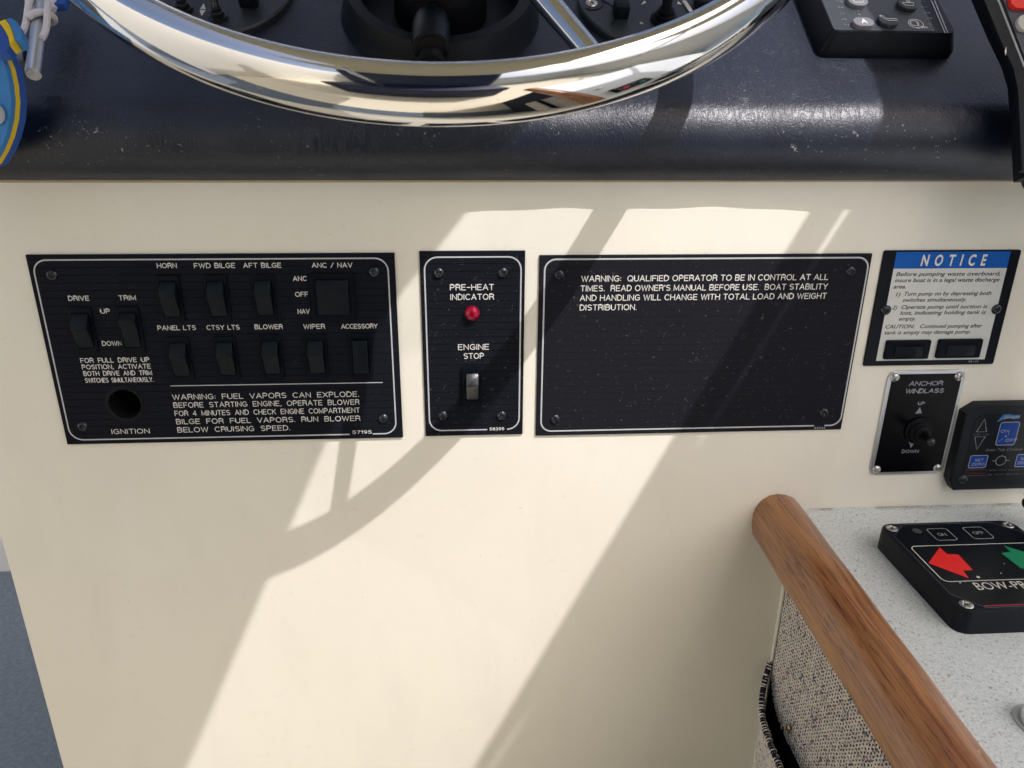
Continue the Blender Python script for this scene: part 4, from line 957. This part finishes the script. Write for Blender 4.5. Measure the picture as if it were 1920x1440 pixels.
# ---- bow control box
bx0, by1, BH = .2900, -.0485, .0160; BW = .0985
mb = Matrix.Translation((bx0+BW/2, by1-BW/2, WZ)); bw = thing('bow_thruster_control', 'black thruster control box with red and green arrows on the worktop', 'control unit', mb); lb_ = Loc(mb); lb = lambda px, py: lb_(px, py, BH)
bm = bmesh.new(); lo_ = rrect(BW, BW, .0085, 6); rw = [[bm.verts.new((x, y, 0)) for x, y in lo_], [bm.verts.new((x*.995, y*.995, BH-.0012)) for x, y in lo_], [bm.verts.new((x*.985, y*.985, BH-.0003)) for x, y in lo_], [bm.verts.new((x*.965, y*.965, BH)) for x, y in lo_]]
for a, b in zip(rw, rw[1:]):
    for i in range(len(a)): bm.faces.new((a[i], a[(i+1) % len(a)], b[(i+1) % len(a)], b[i]))
bm.faces.new(rw[-1]); bm.faces.new(rw[0][::-1]); bmesh.ops.recalc_face_normals(bm, faces=bm.faces[:])
obj('case', bm, BLACKP, bw)
def zb(X, Y): return lb(1620+X/5.143, 930+Y/5.143)
c_ = .0135; q = BW/2-.0035
ovl = [(-q+c_, q), (q-c_, q), (q, q-c_), (q, -q+c_), (q-c_, -q), (-q+c_, -q), (-q, -q+c_), (-q, q-c_)]
obj('overlay', slab(ccw(ovl), BH, BH+.0002), FACE, bw, sm=False); BZ = BH+.0002
obj('overlay_edge', ringstrip([Vector(p) for p in ccw(ovl)], .0003, BH+.0001, .0002, True), PRINTD, bw)
for sx_ in (-1, 1):
    for sy_ in (-1, 1): screw(bw, sx_*(BW/2-.0072), sy_*(BW/2-.0072), BH+.00005, SCREW_F)
def outl(pts, wd, mt): return obj('outline', ringstrip([Vector(p) for p in ccw(pts)], wd, BZ+.00002, .00005, True), mt, bw)
a1, a2 = zb(652, 316), zb(830, 430); 
k_w = .0122
for cX, cY, txt in ((750, 372, 'ON'), (1100, 357, 'OFF')):
    c_ = zb(cX, cY); outl(rrect(.0145, .0145, .0022, 4, c_[0], c_[1]), .00045, PRINTG)
    obj('lettering', stroke_text(txt, c_[0]-.0030 if txt == 'ON' else c_[0]-.0038, c_[0]+.0030 if txt == 'ON' else c_[0]+.0038, c_[1]-.0019, .0036, .00038, BZ+.00002), PRINTG, bw, sm=False)
c_ = zb(512, 340); obj('status_light', slab(circle(.0030, 20, *c_), BZ, BZ+.0003), mat('grey_window', (.06, .065, .07), .3), bw)
f0, f1 = zb(480, 489), zb(760, 826); fx0, fy1, fy0 = (zb(470, 505)[0]+zb(725, 800)[0])/2, zb(900, 474)[1], zb(1000, 822)[1]; fx1 = -fx0
outl(rrect(fx1-fx0, fy1-fy0, .004, 5, 0, (fy0+fy1)/2), .0006, PRINT)
ra = [zb(*p) for p in ((728, 500), (800, 562), (908, 567), (1048, 717), (955, 722), (1010, 797), (622, 650))]
obj('red_arrow', slab(ccw(ra), BZ, BZ+.00012), REDP, bw, sm=False)
gs = [zb(*p) for p in ((1363, 480), (1420, 543), (1337, 547), (1487, 697))]
ymid = (ra[4][1]+ra[2][1])/2
g0 = gs[3][0]
ga = [(-x+(gs[2][0]+gs[3][0])/2+ (ra[3][0]+ra[2][0])/2, y) for x, y in ra]
obj('green_arrow', slab(ccw(ga), BZ, BZ+.00012), GREENP, bw, sm=False)
a, b = zb(1125, 908), zb(1515, 885)
x0_ = a[0]; wd = (zb(1543, 884)[0]-x0_)*1.36
obj('lettering', font_text('BOW-PRO', x0_-.001, x0_+wd, a[1], .0072, BZ+.00002, -.006), PRINT, bw, sm=False)
a = zb(1155, 1062); obj('red_rule', ringstrip([(a[0], a[1]), (q-.015, a[1])], .0008, BZ+.00002, .00005, False), REDL, bw)
for X, Y, r_ in ((1100, 787, .0010), (926, 842, .0005), (1352, 657, .0003), (1320, 750, .0004)):
    c_ = zb(X, Y); obj('paint_fleck', slab(circle(r_, 7, *c_), BZ, BZ+.0004), LABEL, bw, sm=False)

# ---- chrome fitting at the right edge of the worktop
c_ = at_z(1955, 1362, WZ); fm = Matrix.Translation(c_)
ft = thing('chrome_fitting', 'small domed chrome fitting at the right edge of the worktop', 'fitting', fm)
obj('base_pad', slab(rrect(.0240, .0290, .0115, 8), .0001, .0010, (), .0004, 2), mat('pale_gasket', (.45, .48, .46), .5), ft)
obj('chrome_body', lathe([(.0105, .0012), (.0105, .004), (.0092, .009), (.006, .0125), (0, .014)], 32), CHROME, ft)

# =================================================================== AROUND THE HELM (out of frame, seen in the steel; canopy and bench added for shade)
cz = .42; ct = .003; DX, DY = -.1183, .1190      # the opening follows the sun's slant down to the canopy's height
op = [(.380, -.375), (.362, -.405), (.357, -.422), (.376, -.613), (.390, -.74), (.631, -.74), (.6235, -.621), (.606, -.378), (.596, -.320), (.575, -.270), (.545, -.235), (.520, -.225), (.470, -.265), (.430, -.315)]  # opening cut to throw the sunlit band onto console and dash
slit = [(.6275, -.374), (.6319, -.374), (.6352, -.455), (.6336, -.476), (.6312, -.455)]  # slits added for the thin light streaks beside the band
slit_aft = [(.6382, -.578), (.6400, -.594), (.6430, -.66), (.6388, -.66), (.6375, -.600)]
slit_aft = [(x+DX, y+DY) for x, y in slit_aft]
op = [(x+DX, y+DY) for x, y in op]; slit = [(x+DX, y+DY) for x, y in slit]
can = thing('shading_canopy', 'unseen khaki canopy added over the helm, opening and slits cut to shape the sunlight', 'canopy', Matrix.Translation((0, 0, cz)))
obj('canvas', slab([(-.24, -.66), (-.46, -.66), (-.46, -1.22), (.25, -1.22), (.25, -.66), (.84, -.66), (.84, .08), (-.24, .08)], 0, ct, [ccw(op)[::-1], ccw(slit)[::-1], ccw(slit_aft)[::-1]]), CANVAS, can, sm=False)  # aft piece of the outline added to darken what the dash mirrors
for x, y in ((-.23, -.645), (.825, -.645)):
    obj('support_post', tube([(x, y, 0), (x*1.4, y-.75, -1.27)], .0125, 16), ALU, can)
for x in (-.23, .825): obj('support_post', tube([(x, .065, 0), (x, .20, -.30)], .0125, 16), ALU, can)
st = thing('blocker_bench', 'unseen navy bench shape added behind the camera to darken reflections in dash and plates', 'bench', Matrix.Translation((-0.12, -1.12, -.85)))  # added out of view as a dark blocker for vinyl and plate reflections
obj('blocker_base', box(.80, .5, .30, (0, 0, .15), .02), NAVYBLOCK, st); obj('blocker_cushion', box(.80, .52, .14, (0, .02, .37), .03, 3), NAVYBLOCK, st); obj('blocker_back', box(.80, .12, 1.0, (0, -.24, .93), .04, 3), NAVYBLOCK, st)
co = thing('cockpit_coaming', 'cream moulded cockpit sides and stern bulkhead behind the camera', 'coaming', Matrix.Translation((0, -2.2, -.85)))
obj('stern_bulkhead', box(3.6, .12, 1.0, (0, -.4, .5), .03), GEL, co)
for s_, hh_ in ((-1.12, 1.15), (1.75, .95)): obj('side_coaming', box(.14, 2.9, hh_, (s_, .85, hh_/2), .03), GEL, co)
# sea around the boat
sea = obj('water', box(600, 600, .05, (0, 0, -1.6)), mat('sea_water', (0.02, 0.06, 0.08), 0.15, bump=(2, .5, 3)), sm=False); props(sea, kind='structure')
bpy.context.view_layer.update()
print('objects', len(bpy.data.objects), 'tris', sum(len(o.data.polygons) for o in bpy.data.objects if o.type == 'MESH'))
